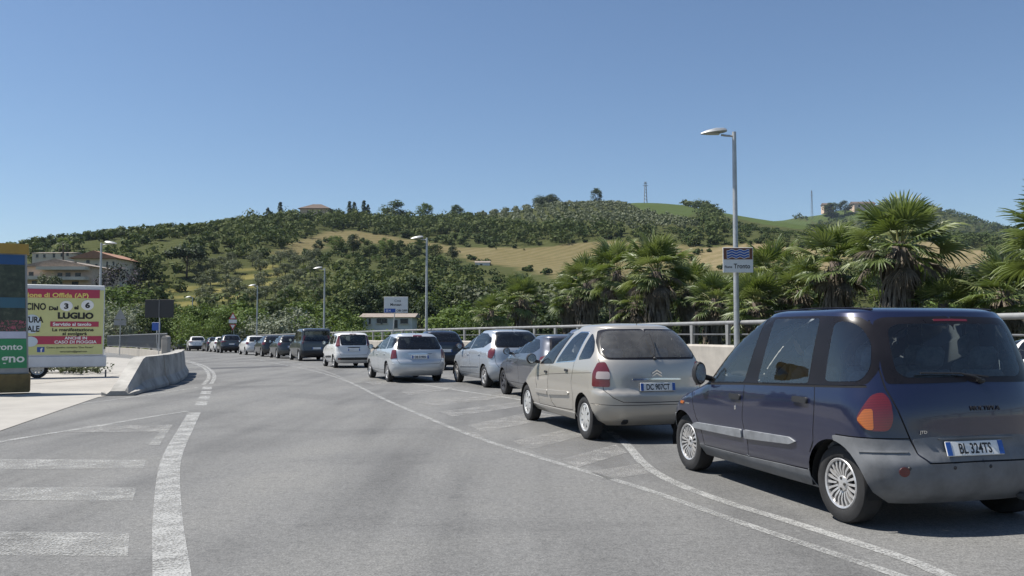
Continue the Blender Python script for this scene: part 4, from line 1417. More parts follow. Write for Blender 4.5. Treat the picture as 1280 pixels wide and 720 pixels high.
obj('lettering', text_mesh('Tronto', .21, M['print_black'], .004, .85), sg, (-.14, -.01, -.265), (R_(90), 0, 0))
obj('lettering', text_mesh('Fiume', .11, M['print_black'], .002, .9), sg, (-.43, -.01, -.255), (R_(90), 0, 0))
MB().tube([(-.0, .06, .2), (.0, .10, .2)], .02, 6).build('bracket', M['galv'], sg)


def post_sign(name, label, px0, px1, py0, py1, Y, mat, cat='sign', lean=0.0, pole_px=None, base=None):
    a, b_ = at(px0, py1, Y), at(px1, py0, Y)
    w, h = b_[0] - a[0], b_[2] - a[2]
    zb = float(road_z(Y)) if base is None else base
    cx = (a[0] + b_[0]) / 2 if pole_px is None else at(pole_px, py1, Y)[0]
    t = empty(name, (cx, Y, zb)); tag(t, label, cat)
    MB().box(((a[0] + b_[0]) / 2 - cx, 0, (a[2] + b_[2]) / 2 - zb), (w, .03, h), bev=.008).build('sign_board', mat, t)
    MB().tube([(lean, .06, 0), (0, .06, b_[2] - zb - .05)], .035, 8).build('pole', M['galv'], t, True)
    return t, (a[0] + b_[0]) / 2 - cx, (a[2] + b_[2]) / 2 - zb, w, h


t, cx_, cz_, w_, h_ = post_sign('road_sign', 'dark rectangular back of a road sign on a grey pole', 181, 217.5, 374.5, 397, 50, M['sign_back'], pole_px=199)
MB().box((0, -.03, cz_), (.05, .03, h_ * 1.0)).build('back_rail', M['galv_dark'], t)
post_sign('direction_sign', 'small blue direction sign beside the low railing', 190, 200.5, 403, 413, 52, M['sign_blue'], lean=.1)
# white and blue signboard by the white house
t, cx_, cz_, w_, h_ = post_sign('place_sign', 'white and blue signboard on a leaning pole by the little white house', 480, 510, 371, 391, 62, M['sign_white'], lean=-.35)
MB().box((cx_ - w_ * .25, -.018, cz_ - h_ * .36), (w_ * .46, .012, h_ * .24)).build('blue_panel', M['sign_blue'], t)
obj('lettering', text_mesh('Città', .24, M['galv_dark'], .003), t, (cx_ - .12, -.02, cz_ + h_ * .18), (R_(90), 0, 0))
obj('lettering', text_mesh('Monsan', .26, M['print_black'], .006), t, (cx_ - .42, -.02, cz_ - h_ * .06), (R_(90), 0, 0))
obj('lettering', text_mesh('SS 4', .2, M['print_white'], .006), t, (cx_ - w_ * .42, -.026, cz_ - h_ * .42), (R_(90), 0, 0))
obj('lettering', text_mesh('OBI OFFI', .2, M['print_black'], .006), t, (cx_ + .04, -.02, cz_ - h_ * .42), (R_(90), 0, 0))


def tri_sign(name, label, px, py_c, Y, inv=False, face=True, sub=True):
    c = at(px, py_c, Y); zb = float(road_z(Y))
    t = empty(name, (c[0], Y, zb)); tag(t, label, 'sign')
    zc = c[2] - zb
    T = lambda r: [(r * math.sin(a), zc + .75 + r * math.cos(a)) for a in (0, 2.094, 4.189)]
    MB().prism(T(.55), -.01, .01).build('warning_triangle', M['sign_red'] if face else M['sign_grey'], t)
    if face: MB().prism(T(.36), -.02, -.011).build('triangle_face', M['sign_white'], t)
    if sub:
        MB().box((0, 0, zc + .22), (.95, .02, .40)).build('sub_panel', M['sign_white'] if face else M['sign_grey'], t)
    if inv:
        Ti = lambda r: [(r * math.sin(a), zc - .35 - r * math.cos(a)) for a in (0, 2.094, 4.189)]
        MB().prism(Ti(.5), -.01, .01).build('give_way_triangle', M['sign_red'], t)
        MB().prism(Ti(.3), -.02, -.011).build('triangle_face', M['sign_white'], t)
        MB().tube([(-.25, .05, 0), (0, .05, zc + .9)], .03, 6).build('pole', M['galv_dark'], t)
    MB().tube([(.0 if not inv else .25, .05, 0), (0, .05, zc + .9)], .03, 6).build('pole', M['galv'], t)


tri_sign('warning_sign', 'red and white triangular warning signs above the queue of far cars', 291, 404, 100, True)
tri_sign('warning_sign', 'grey back of a triangular sign behind the railing', 150, 407, 66, face=False)
# jersey barriers: precast blocks along the kerb, the first one sloping to the ground
bp = catmull([gp(*p)[:2] for p in [(146, 495), (190, 484), (210, 478), (222, 470), (224, 461), (214, 453)]], 12)
bc_ = np.concatenate([[0], np.cumsum(np.linalg.norm(np.diff(bp, axis=0), axis=1))])
jl = ['sloping end block of the concrete barrier nearest the camera', 'concrete barrier block next to the sloping end', 'third concrete barrier block from the sloping end', 'fourth concrete barrier block where the row starts to bend',
      'fifth concrete barrier block at the bend of the row', 'last visible concrete barrier block beyond the bend']
JP = [(.33, 0), (.33, .08), (.22, .28), (.15, .86), (-.15, .86), (-.22, .28), (-.33, .08), (-.33, 0)]
edges_ = [0.0, 2.3, 4.2, 6.1, 8.0, 10.2, 12.6]
for k in range(6):
    s0, s1 = edges_[k] + .055, edges_[k + 1] - .055
    st_ = np.linspace(s0, s1, 9)
    pos = np.column_stack([np.interp(st_, bc_, bp[:, 0]), np.interp(st_, bc_, bp[:, 1])])
    dd = np.column_stack([np.interp(st_ + .2, bc_, bp[:, 0]), np.interp(st_ + .2, bc_, bp[:, 1])]) - np.column_stack([np.interp(st_ - .2, bc_, bp[:, 0]), np.interp(st_ - .2, bc_, bp[:, 1])])
    dd /= np.linalg.norm(dd, axis=1)[:, None]
    c0 = pos[0]; zb = float(road_z(c0[1])) + .01
    V = []
    for i in range(9):
        hk = 1.0
        groove = 0.0
        if k == 0: hk = .12 + .88 * min(1, (st_[i] - s0) / 1.75)
        if k > 0 and i in (0, 8): groove = .05
        nr_ = np.array([dd[i][1], -dd[i][0]])
        for (u, zz) in JP:
            zt = zz if zz <= .08 or k else zz * hk
            uu = u
            if k == 0: uu = u * (1 + .12 * (1 - hk))
            q = pos[i] + nr_ * (uu - math.copysign(groove, u)) - c0
            V.append((q[0], q[1], zt))
    n = len(JP)
    Fc = [list(range(n)), list(range(8 * n, 9 * n))[::-1]]
    for i in range(8):
        for j in range(n):
            Fc.append((i * n + j, i * n + (j + 1) % n, i * n + n + (j + 1) % n, i * n + n + j))
    o = MB().add(V, Fc).build('concrete_barrier', M['concrete'], None, False, (c0[0], c0[1], zb))
    tag(o, jl[k], 'barrier', 'precast concrete barriers by the kerb')

# railing on a low wall behind the barriers
fp = np.array([at(209, 430, 48)[:2], at(186, 430, 56)[:2], at(160, 430, 68)[:2], at(134, 430, 80)[:2]])
fr = empty('railing', (fp[0][0], fp[0][1], float(road_z(48)))); tag(fr, 'grey steel railing of upright bars on a low concrete wall', 'railing')
fc = np.concatenate([[0], np.cumsum(np.linalg.norm(np.diff(fp, axis=0), axis=1))])
fq = lambda s: np.array([np.interp(s, fc, fp[:, 0]), np.interp(s, fc, fp[:, 1])])
top_, low_ = [], []
wl_ = MB()
for i in range(3):
    a, b_ = fp[i] - fp[0], fp[i + 1] - fp[0]
    za, zb2 = float(road_z(fp[i][1]) - road_z(48)), float(road_z(fp[i + 1][1]) - road_z(48))
    d = (b_ - a) / np.linalg.norm(b_ - a); nn_ = np.array([d[1], -d[0]]) * .14
    MB().add([(*(a + nn_), za - .1), (*(a - nn_), za - .1), (*(a - nn_), za + .5), (*(a + nn_), za + .5), (*(b_ + nn_), zb2 - .1), (*(b_ - nn_), zb2 - .1), (*(b_ - nn_), zb2 + .5), (*(b_ + nn_), zb2 + .5)],
             [(0, 1, 2, 3), (4, 7, 6, 5), (0, 4, 5, 1), (1, 5, 6, 2), (2, 6, 7, 3), (3, 7, 4, 0)]).build('low_wall', M['concrete_pale'], fr)
    top_.append((*a, za + 1.52)); low_.append((*a, za + .62))
top_.append((*(fp[3] - fp[0]), float(road_z(80) - road_z(48)) + 1.52)); low_.append((top_[-1][0], top_[-1][1], top_[-1][2] - .9))
MB().tube(top_, .035, 8).build('top_rail', M['galv_dark'], fr, True)
MB().tube(low_, .025, 8).build('bottom_rail', M['galv_dark'], fr, True)
bar_me = None
for s in np.arange(.3, fc[-1], .62):
    p = fq(s)
    z = float(road_z(p[1]) - road_z(48))
    if bar_me is None:
        bo = MB().box((0, 0, 0), (.055, .055, .92), bev=.012).build('bar', M['galv_dark'], fr); bar_me = bo.data
    else: bo = obj('bar', bar_me, fr)
    bo.location = (p[0] - fp[0][0], p[1] - fp[0][1], z + 1.06)
ep = empty('end_pillar', (fp[0][0] + .1, fp[0][1] - .4, float(road_z(48)))); tag(ep, 'rounded pale concrete pillar at the end of the railing', 'pillar')
MB().box((0, 0, .62), (.34, .5, 1.24), bev=.03).build('shaft', M['concrete_pale'], ep)
MB().lathe([(.001, -.25), (.17, -.25), (.17, .25), (.001, .25)], 16, M=Matrix.Translation((0, 0, 1.24)), a0=0, a1=math.pi).build('round_top', M['concrete_pale'], ep, True)

# ---------------- trailer hoarding
M['ad_lime'] = pm('ad_lime', (.56, .56, .25), .5, var=.05)
M['ad_red'] = pm('ad_red', (.40, .04, .085), .5, var=.06)
M['ad_yellow'] = pm('ad_yellow', (.75, .62, .16), .5, var=.05)
M['ad_pale'] = pm('ad_pale_blue', (.52, .60, .66), .5, var=.05)
M['ad_fb'] = pm('ad_dark_blue', (.03, .08, .30), .5, var=.05)
M['trailer_white'] = pm('trailer_white', (.62, .63, .64), .5, var=.1, vs=1.5)
TY, TA = 29.0, R_(24)
o0 = at(131, 462, TY)
z0_ = float(road_z(TY))
tr = empty('advert_trailer', (o0[0], TY, z0_), TA); tag(tr, 'white trailer with a lime and red event hoarding', 'trailer')


def plane_xz(px, py, o, ang):
    """photo pixel -> (along, up) on the upright plane through o turned by ang"""
    d = ray(px, py); u = np.array([math.cos(ang), math.sin(ang), 0]); n = np.array([-u[1], u[0], 0])
    t = np.dot(np.array([o[0], o[1], 0]) - _C, n) / np.dot(d, n)
    p = _C + d * t
    return float(np.dot(p - np.array([o[0], o[1], 0]), u)), float(p[2])


def tl(px, py):     # trailer-face coordinates from the photo
    x, z = plane_xz(px, py, (o0[0], TY), TA); return x, z - z0_


sc = (tl(100, 400)[0] - tl(90, 400)[0]) / 10        # metres per photo pixel there
bw, top_z, low_z = 5.0, tl(127, 357)[1], tl(130, 444)[1]


MB().box((-bw / 2 - .06, .2, (top_z + low_z) / 2), (bw, .4, top_z - low_z), bev=.02).build('hoarding_box', M['trailer_white'], tr)
MB().box((-bw / 2 + .0, .22, low_z - .20), (bw + .06, .5, .38), bev=.03).build('skirt', M['trailer_white'], tr)
MB().box((-bw / 2 - .0, .0 - .012, (top_z - .12 + low_z) / 2), (bw - .16, .02, top_z - low_z - .2)).build('poster', M['ad_lime'], tr)


def band(py0, py1, mat, px0=None, px1=125, y=-.026):
    a, b_ = tl(px1, py0), tl(px1, py1)
    x0 = -bw + .1 if px0 is None else tl(px0, py0)[0]
    MB().box(((x0 + a[0]) / 2, y, (a[1] + b_[1]) / 2), (a[0] - x0, .006, abs(a[1] - b_[1]))).build('poster_band', M[mat], tr)


band(362.5, 373, 'ad_red'); band(402, 408.5, 'ad_red', 63, 123.5); band(420, 430, 'ad_red', 30, 127)
def word(txt, px, py, hpx, mat, bold=.006, sx=1.0, align='LEFT', y=-.034):
    x, z = tl(px, py)
    obj('lettering', text_mesh(txt, hpx * sc / .70, M[mat], bold, sx, align), tr, (x, y, z), (R_(90), 0, 0))


word('zione di Offida (AP)', 30, 371, 6.0, 'ad_yellow', .006, 1.16)
word('ICINO', 30, 387, 9, 'print_black', .008, .74)
word('Dal', 61, 387.5, 5, 'print_black', .008, 1.15); word('al', 93, 386.5, 5, 'print_black', .008, 1.15)
for cx, cy, t_ in ((83, 382.5, '3'), (109.5, 381.5, '6')):
    x, z = tl(cx, cy)
    MB().prism([(x + 8 * sc * math.cos(a), z + 7.2 * sc * math.sin(a)) for a in np.linspace(0, 6.283, 25)[:-1]], -.034, -.026).build('white_disc', M['print_white'], tr)
    word(t_, cx, cy + 3.2, 7, 'print_black', .012, 1.2, 'CENTER', -.038)
word('LUGLIO', 72, 398, 8, 'print_black', .014, 1.12)
word('Servizio al tavolo', 66, 407, 4.2, 'print_white', .005, 1.16)
word('La manifestazione', 65, 414, 4.3, 'print_black', .004, 1.18)
word('si svolgerà', 78, 419, 4.3, 'print_black', .004, 1.18)
word('ANCHE IN', 81, 424.2, 3.8, 'print_white', .004, 1.1)
word('CASO DI PIOGGIA', 68, 429.3, 4.0, 'print_white', .004, 1.12)
x, z = tl(40, 405)
MB().prism([(x + 11 * sc * math.cos(a), z + 13 * sc * math.sin(a)) for a in np.linspace(0, 6.283, 29)[:-1]], -.030, -.026).build('white_disc', M['ad_pale'], tr)
word('TURA', 30, 403, 8, 'print_black', .008, .78); word('ALE', 34, 414.5, 8, 'print_black', .008, .78)
x, z = tl(38, 427)
MB().prism([(x + 9 * sc * math.cos(a), z + 7 * sc * math.sin(a)) for a in np.linspace(0, 6.283, 29)[:-1]], -.0365, -.0325).build('pale_emblem', M['ad_pale'], tr)
x, z = tl(51, 437)
MB().box((x, -.03, z), (9 * sc, .008, 7 * sc)).build('social_icon', M['ad_fb'], tr)
word('f', 50.5, 440, 5.5, 'print_white', .006, 1.1, y=-.037)
word('Centro sportivo ricreativo "Don Fausto"', 58, 435.5, 2.3, 'print_black', .001, 1.08); word('csricreativo@gmail.com', 75, 440.5, 2.3, 'print_black', .001, 1.05)
twm = wheel_meshes('cap', .31, .19)
for wx in (tl(46, 462)[0], tl(46, 462)[0] - .75):
    w = empty('wheel', (wx, .25, .31), 0, tr); w.rotation_euler = (0, 0, math.pi)
    obj('tyre', twm[0], w); obj('rim', twm[1], w)
MB().tube([(.02, .3, low_z - .5), (.02, .3, -.0)], .03, 6).build('jack_leg', M['galv_dark'], tr)

# ---------------- totem board at the left edge
m, nt, b = newmat('poster_picture')
co = coords(nt)
n1 = noise(nt, co, 5.0, 5, .7); n2 = noise(nt, co, 11, 4, .7, 1.5)
c = ramp(nt, n1, [(.3, (.008, .012, .012)), (.55, (.03, .045, .03)), (.75, (.09, .10, .07))])
sz = nn(nt, 'ShaderNodeSeparateXYZ'); nt.links.new(co, sz.inputs[0])
low = mth(nt, 'LESS_THAN', sz.outputs[2], 1.75)
c = mixc(nt, mth(nt, 'MULTIPLY', low, mth(nt, 'GREATER_THAN', n2, .52)), c, (.30, .075, .11))
nt.links.new(c, b.inputs['Base Color']); b.inputs['Roughness'].default_value = .35
M['picture'] = m
M['tot_yellow'] = pm('totem_yellow', (.33, .215, .045), .6, var=.15)
M['tot_blue'] = pm('totem_blue', (.012, .07, .20), .5, var=.12)
M['tot_teal'] = pm('totem_teal', (.03, .10, .15), .5, var=.12)
M['tot_green'] = pm('totem_green', (.025, .22, .085), .5, var=.12)
M['tot_lilac'] = pm('totem_lilac', (.45, .47, .58), .5, var=.1)
M['tot_base'] = pm('totem_base', (.17, .125, .05), .8, var=.3, vs=5)
M['tot_frame'] = pm('totem_frame', (.28, .29, .30), .5, metal=.4, var=.2)
KY = 21.0
k0 = at(37, 490, KY); kz = float(road_z(KY)) + .05
tt = empty('totem_board', (k0[0], KY, kz), R_(28)); tag(tt, 'tall printed totem board with yellow cap at the left edge', 'signboard')
kz_ = lambda py: plane_xz(25, py, (k0[0], KY), R_(28))[1] - kz
kx_ = lambda px: plane_xz(px, 400, (k0[0], KY), R_(28))[0]


def kband(name, py0, py1, xr0, xr1, mat, y=-.02, d=.02, xl=-2.0):
    MB().prism([(xl, kz_(py1)), (kx_(xr1), kz_(py1)), (kx_(xr0), kz_(py0)), (xl, kz_(py0))], y, y + d).build(name, M[mat], tt)


MB().box((-1.0 - .02, .15, kz_(478) * 0 + (kz_(467) + 0) / 2), (2.05, .5, kz_(467)), bev=.02).build('plinth', M['tot_base'], tt)
MB().prism([(-2.0, kz_(467)), (kx_(37.5), kz_(467)), (kx_(31), kz_(316)), (-2.0, kz_(316))], 0, .22).build('board', M['tot_frame'], tt)
kband('cap', 305, 317.5, 33, 34, 'tot_yellow', -.06, .34)
kband('blue_header', 319, 331, 28.5, 29, 'tot_blue')
kband('dark_picture', 331.4, 414, 29, 33, 'picture')
kband('teal_band', 372, 385, 30.6, 31.2, 'tot_teal', -.026, .005)
kband('lilac_band', 414.4, 423, 33, 33.5, 'tot_lilac')
kband('green_panel', 423.4, 460, 33.5, 35.4, 'tot_green')
M['cream'] = pm('print_cream', (.70, .72, .66), .6, var=.04)
obj('lettering', text_mesh('Tronto', .215, M['cream'], .004, 1.12, 'RIGHT'), tt, (kx_(29.5), -.03, kz_(437)), (R_(90), 0, 0))
obj('lettering', text_mesh('gno', .29, M['cream'], .006, 1.15, 'RIGHT'), tt, (kx_(32.5), -.03, kz_(452.5)), (R_(90), 0, 0))

# ------------------------------------------------------------------ houses
M['plaster_pink'] = pm('pink_plaster', (.62, .47, .36), .9, var=.15, vs=.6)
M['plaster_beige'] = pm('beige_plaster', (.60, .53, .43), .9, var=.12, vs=.6)
M['plaster_white'] = pm('white_plaster', (.66, .65, .62), .9, var=.1, vs=.8)
M['tiles'] = pm('clay_tiles', (.32, .17, .105), .9, var=.25, vs=3)
M['tiles_pale'] = pm('pale_clay_tiles', (.27, .225, .19), .9, var=.25, vs=3)
M['tiles_dark'] = pm('old_roof_tiles', (.115, .085, .068), .9, var=.25, vs=3)
M['win_dark'] = pm('dark_window', (.025, .028, .03), .25, var=.2)
M['shutter'] = pm('brown_shutter', (.10, .06, .04), .7, var=.2)
M['metal_far'] = pm('mast_metal', (.30, .32, .33), .6, metal=.4)


def house(name, label, px0, px1, py_eave, py_base, Y, depth, roof_h, wall, roof, wins, gable='x', over=.5, balc=(), chimney=None, extra_h=6.0):
    """px0..px1 front wall, wins = (px0, py0, px1, py1) each its own window"""
    a, b_ = at(px0, py_base, Y), at(px1, py_eave, Y)
    w, h = b_[0] - a[0], b_[2] - a[2]
    t = empty(name, (a[0], Y, a[2] - extra_h)); tag(t, label, 'building')
    MB().box((w / 2, depth / 2, (h + extra_h) / 2), (w, depth, h + extra_h)).build('wall', M[wall], t)
    H = h + extra_h
    if gable == 'x':     # ridge along the front
        r = MB().prism([(-over, H - .05), (depth + over, H - .05), (depth / 2, H + roof_h)], -over, w + over, plane='yz')
    elif gable == 'y':
        r = MB().prism([(-over, H - .05), (w + over, H - .05), (w / 2, H + roof_h)], -over, depth + over)
    else:
        r = MB().add([(-over, -over, H), (w + over, -over, H), (w + over, depth + over, H), (-over, depth + over, H), (w * .35, depth / 2, H + roof_h), (w * .65, depth / 2, H + roof_h), (-over, -over, H - .2), (w + over, -over, H - .2), (w + over, depth + over, H - .2), (-over, depth + over, H - .2)],
                     [(0, 1, 5, 4), (1, 2, 5), (2, 3, 4, 5), (3, 0, 4), (6, 7, 1, 0), (7, 8, 2, 1), (8, 9, 3, 2), (9, 6, 0, 3), (9, 8, 7, 6)])
    ro = r.build('roof', M[roof], t)
    if chimney: MB().box((chimney * w, depth * .4, H + roof_h * .8), (.8, .8, 1.6)).build('chimney', M[wall], ro)
    for (x0, y0, x1, y1) in wins:
        p, q = at(x0, y1, Y), at(x1, y0, Y)
        cw, ch = q[0] - p[0], q[2] - p[2]
        wo = MB().box(((p[0] + q[0]) / 2 - a[0], -.03, (p[2] + q[2]) / 2 - (a[2] - extra_h)), (cw, .1, ch)).build('window', M['win_dark'], t)
        MB().box(((p[0] + q[0]) / 2 - a[0], -.10, p[2] - .06 - (a[2] - extra_h)), (cw + .3, .2, .12)).build('sill', M['plaster_beige'], wo)
    for (x0, x1, y0, y1, dp) in balc:
        p, q = at(x0, y1, Y), at(x1, y0, Y)
        MB().box(((p[0] + q[0]) / 2 - a[0], -dp / 2, (p[2] + q[2]) / 2 - (a[2] - extra_h)), (q[0] - p[0], dp, q[2] - p[2])).build('balcony', M['plaster_beige'], t)
    return t


house('apartment_building', 'terraced pink apartment block with balconies behind the trailer hoarding', 26, 115, 333, 362, 196, 14, 1.7, 'plaster_pink', 'tiles_pale',
      [(36, 340, 42, 346), (72, 341, 78, 347), (82, 341, 88, 347), (94, 341, 101, 347), (84, 327.5, 96, 333), (40, 351, 46, 357), (70, 352, 78, 358), (90, 352, 98, 358)], 'y', .8, [(30, 54, 345.5, 350, 2.2), (68, 112, 346.5, 350.5, 2.2), (52, 113, 334, 338, 2.4)])
house('apartment_building', 'cream gabled block with red tiled roof beside the terraced flats', 92, 146, 323, 345, 222, 14, 2.0, 'plaster_beige', 'tiles',
      [(108, 325, 112, 329), (119, 330, 122, 334), (133, 327, 135, 333), (141, 327, 143, 332), (114, 320, 116, 322)], 'y', 1.2, chimney=.25)
house('apartment_building', 'low beige block with a row of windows highest on the left', 40, 88, 316, 330, 245, 10, .6, 'plaster_beige', 'tiles_pale', [(45, 318, 48, 322), (54, 318, 57, 322), (66, 317, 69, 322), (76, 316, 79, 321), (83, 316, 86, 320)], 'x', .3)
house('white_house', 'small white house with clay roof beyond the handrail', 453, 515, 396, 412, 120, 6.5, .55, 'plaster_white', 'tiles_pale', [(471, 398, 477, 404), (477.6, 398, 484, 404), (500.5, 398.5, 510, 404.5), (461, 398, 463.5, 405), (493, 400, 497, 410)], 'x', .5, extra_h=3)
house('hill_villa', 'brown roofed villa on the skyline above the golden field', 375, 411, 260.5, 268, 515, 14, 3.6, 'plaster_pink', 'tiles_dark', [(384, 263, 387, 266), (397, 263, 400, 266)], 'hip', 1.2)
house('hill_house', 'pale little house under the round pines', 196, 214, 310, 319, 330, 9, 1.6, 'plaster_beige', 'tiles_pale', [(199, 312, 201.5, 316), (206, 312, 208.5, 316)], 'x', .4)
house('hill_house', 'white gabled house among trees on the upper left slope', 250, 257, 297, 306, 350, 8, 2.5, 'plaster_white', 'tiles_pale', [(252, 299, 254, 302)], 'y', .3)
house('village_house', 'long pink farmhouse on the right hilltop behind the tall palm', 1068, 1094, 254.5, 262, 1440, 22, 5, 'plaster_pink', 'tiles_dark', [(1073, 256, 1075, 259), (1080, 256, 1082, 259), (1087, 256, 1089, 259)], 'x', 1.5)
house('village_house', 'small brown house left of the pink hilltop farmhouse', 1030, 1042, 256, 262, 1450, 14, 4, 'plaster_pink', 'tiles_dark', [(1033, 257.5, 1035, 260)], 'x', 1)
house('field_barn', 'small stone barn in the tan field at right', 1222, 1234, 317, 324, 700, 8, 1.2, 'plaster_pink', 'tiles', [(1226, 319, 1228, 323)], 'x', .3, extra_h=3)
house('field_house', 'pale low roof among the trees below the golden field', 594, 612, 328, 336, 330, 7, .8, 'plaster_white', 'tiles_pale', [(600, 330, 603, 334)], 'x', .3)


def mast(label, px, py0, py1, Y, w):
    p, q = at(px, py1, Y), at(px, py0, Y)
    h = q[2] - p[2]
    t = empty('lattice_mast', tuple(p)); tag(t, label, 'mast')
    for sx, sy in ((-1, -1), (1, -1), (1, 1), (-1, 1)):
        MB().tube([(sx * w, sy * w, -8), (sx * w * .35, sy * w * .35, h)], .22, 5).build('leg', M['metal_far'], t)
    br = MB()
    for k in range(6):
        z0, z1 = h * k / 6, h * (k + 1) / 6
        f = lambda z: w * (1 - .65 * z / h)
        br.tube([(-f(z0), -f(z0), z0), (f(z1), -f(z1), z1)], .14, 4); br.tube([(f(z0), -f(z0), z0), (-f(z1), -f(z1), z1)], .14, 4)
    br.build('bracing', M['metal_far'], t)
    MB().box((0, 0, h * .8), (w * 3.2, .4, .4)).box((0, 0, h * .92), (w * 2.2, .4, .4)).build('cross_arm', M['metal_far'], t)


mast('lattice mast on the middle hilltop above the vineyard', 807, 227, 252, 810, 1.6)
mast('thin lattice mast left of the right hilltop', 1015, 238, 268, 1440, 1.5)
# ------------------------------------------------------------------ the queue of cars
def seated_driver(root, x, y, dz, shirt, hair, lab):
    """seated person, one continuous body: skin over a skeleton"""
    J = {'pel': ((0, 0, .56), .15, .13), 'bel': ((-.05, 0, .72), .14, .12), 'che': ((-.10, 0, .92), .165, .12), 'nek0': ((-.11, 0, 1.06), .09, .08), 'nek': ((-.10, 0, 1.13), .055, .055),
         'sl': ((-.10, .17, 1.02), .07, .07), 'el': ((.10, .24, .80), .048, .048), 'wl': ((.34, .16, .90), .032, .032), 'sr': ((-.10, -.17, 1.02), .07, .07), 'er': ((.10, -.24, .80), .048, .048), 'wr': ((.34, -.16, .90), .032, .032),
         'hl': ((.02, .10, .55), .10, .10), 'kl': ((.46, .13, .62), .07, .07), 'al': ((.70, .13, .28), .05, .05), 'hr': ((.02, -.10, .55), .10, .10), 'kr': ((.46, -.13, .62), .07, .07), 'ar': ((.70, -.13, .28), .05, .05)}
    E_ = [('pel', 'bel'), ('bel', 'che'), ('che', 'nek0'), ('nek0', 'nek'), ('che', 'sl'), ('sl', 'el'), ('el', 'wl'), ('che', 'sr'), ('sr', 'er'), ('er', 'wr'), ('pel', 'hl'), ('hl', 'kl'), ('kl', 'al'), ('pel', 'hr'), ('hr', 'kr'), ('kr', 'ar')]
    ks = list(J)
    me = bpy.data.meshes.new('person')
    me.from_pydata([J[k][0] for k in ks], [(ks.index(a), ks.index(b)) for a, b in E_], [])
    o = bpy.data.objects.new('person', me); COL.objects.link(o)
    sk = o.modifiers.new('skin', 'SKIN')
    for i, k in enumerate(ks):
        me.skin_vertices[0].data[i].radius = J[k][1:]
        me.skin_vertices[0].data[i].use_root = k == 'pel'
    o.modifiers.new('sub', 'SUBSURF').levels = 1
    o.modifiers['sub'].render_levels = 1
    me.materials.append(shirt)
    o.matrix_world = root.matrix_basis @ Matrix.Translation((x, y, dz))
    tag(o, lab, 'person')
    hd = MB()
    hd.ell((-.085, 0, 1.25), (.095, .075, .125), 16, 12)
    hd.ell((.005, 0, 1.24), (.022, .014, .025), 8, 6); hd.ell((-.005, 0, 1.19), (.02, .025, .012), 8, 6)
    hd.ell((-.09, .078, 1.245), (.02, .012, .03), 8, 6); hd.ell((-.09, -.078, 1.245), (.02, .012, .03), 8, 6)
    for sx in (1, -1): hd.ell((-.002, .032 * sx, 1.265), (.008, .012, .008), 8, 6)
    hd.build('head', M['skin'], o, True)
    for sx in (1, -1):
        h = MB(); h.box((.38, .155 * sx, .92), (.07, .075, .03), bev=.013)
        for q in range(4): h.tube([(.40, (.125 + .02 * q) * sx, .925), (.43, (.125 + .02 * q) * sx, .92), (.435, (.125 + .02 * q) * sx, .895), (.415, (.125 + .02 * q) * sx, .885)], .0085, 6)
        h.tube([(.36, .12 * sx, .925), (.385, .10 * sx, .915), (.405, .105 * sx, .90)], .009, 6)
        h.build('hand', M['skin'], o, True)
    MB().ell((-.105, 0, 1.29), (.10, .083, .105), 14, 8).ell((-.15, 0, 1.235), (.055, .075, .08), 12, 8).build('hair', hair, o, True)
    return o


M['skin'] = pm('skin', (.42, .25, .18), .6, var=.05)
M['shirt'] = pm('olive_shirt', (.10, .11, .085), .9, var=.1)
M['hair'] = pm('dark_hair', (.02, .016, .013), .7, var=.2)
P = {}
P['blue'] = paint('dark_blue_paint', (.012, .016, .048), .35, .28, .32)
P['beige'] = paint('beige_paint', (.44, .41, .36), .4, .36, .2)
P['silver'] = paint('silver_paint', (.52, .545, .565), .45, .34, .2)
P['silver2'] = paint('silver_blue_paint', (.42, .45, .485), .45, .34, .2)
P['graphite'] = paint('graphite_paint', (.10, .105, .125), .5, .34, .3)
P['white'] = paint('white_paint', (.70, .69, .67), .0, .32, .25)
P['black'] = paint('black_paint', (.022, .023, .026), .3, .30, .3)
P['navy'] = paint('navy_paint', (.018, .024, .040), .4, .32, .3)
P['dgrey'] = paint('dark_grey_paint', (.06, .065, .07), .5, .33, .3)
P['red'] = paint('red_paint', (.30, .022, .02), .2, .32, .25)
P['violet'] = paint('violet_blue_paint', (.12, .125, .19), .5, .33, .3)
M['alloy_dirty'] = M['alloy']


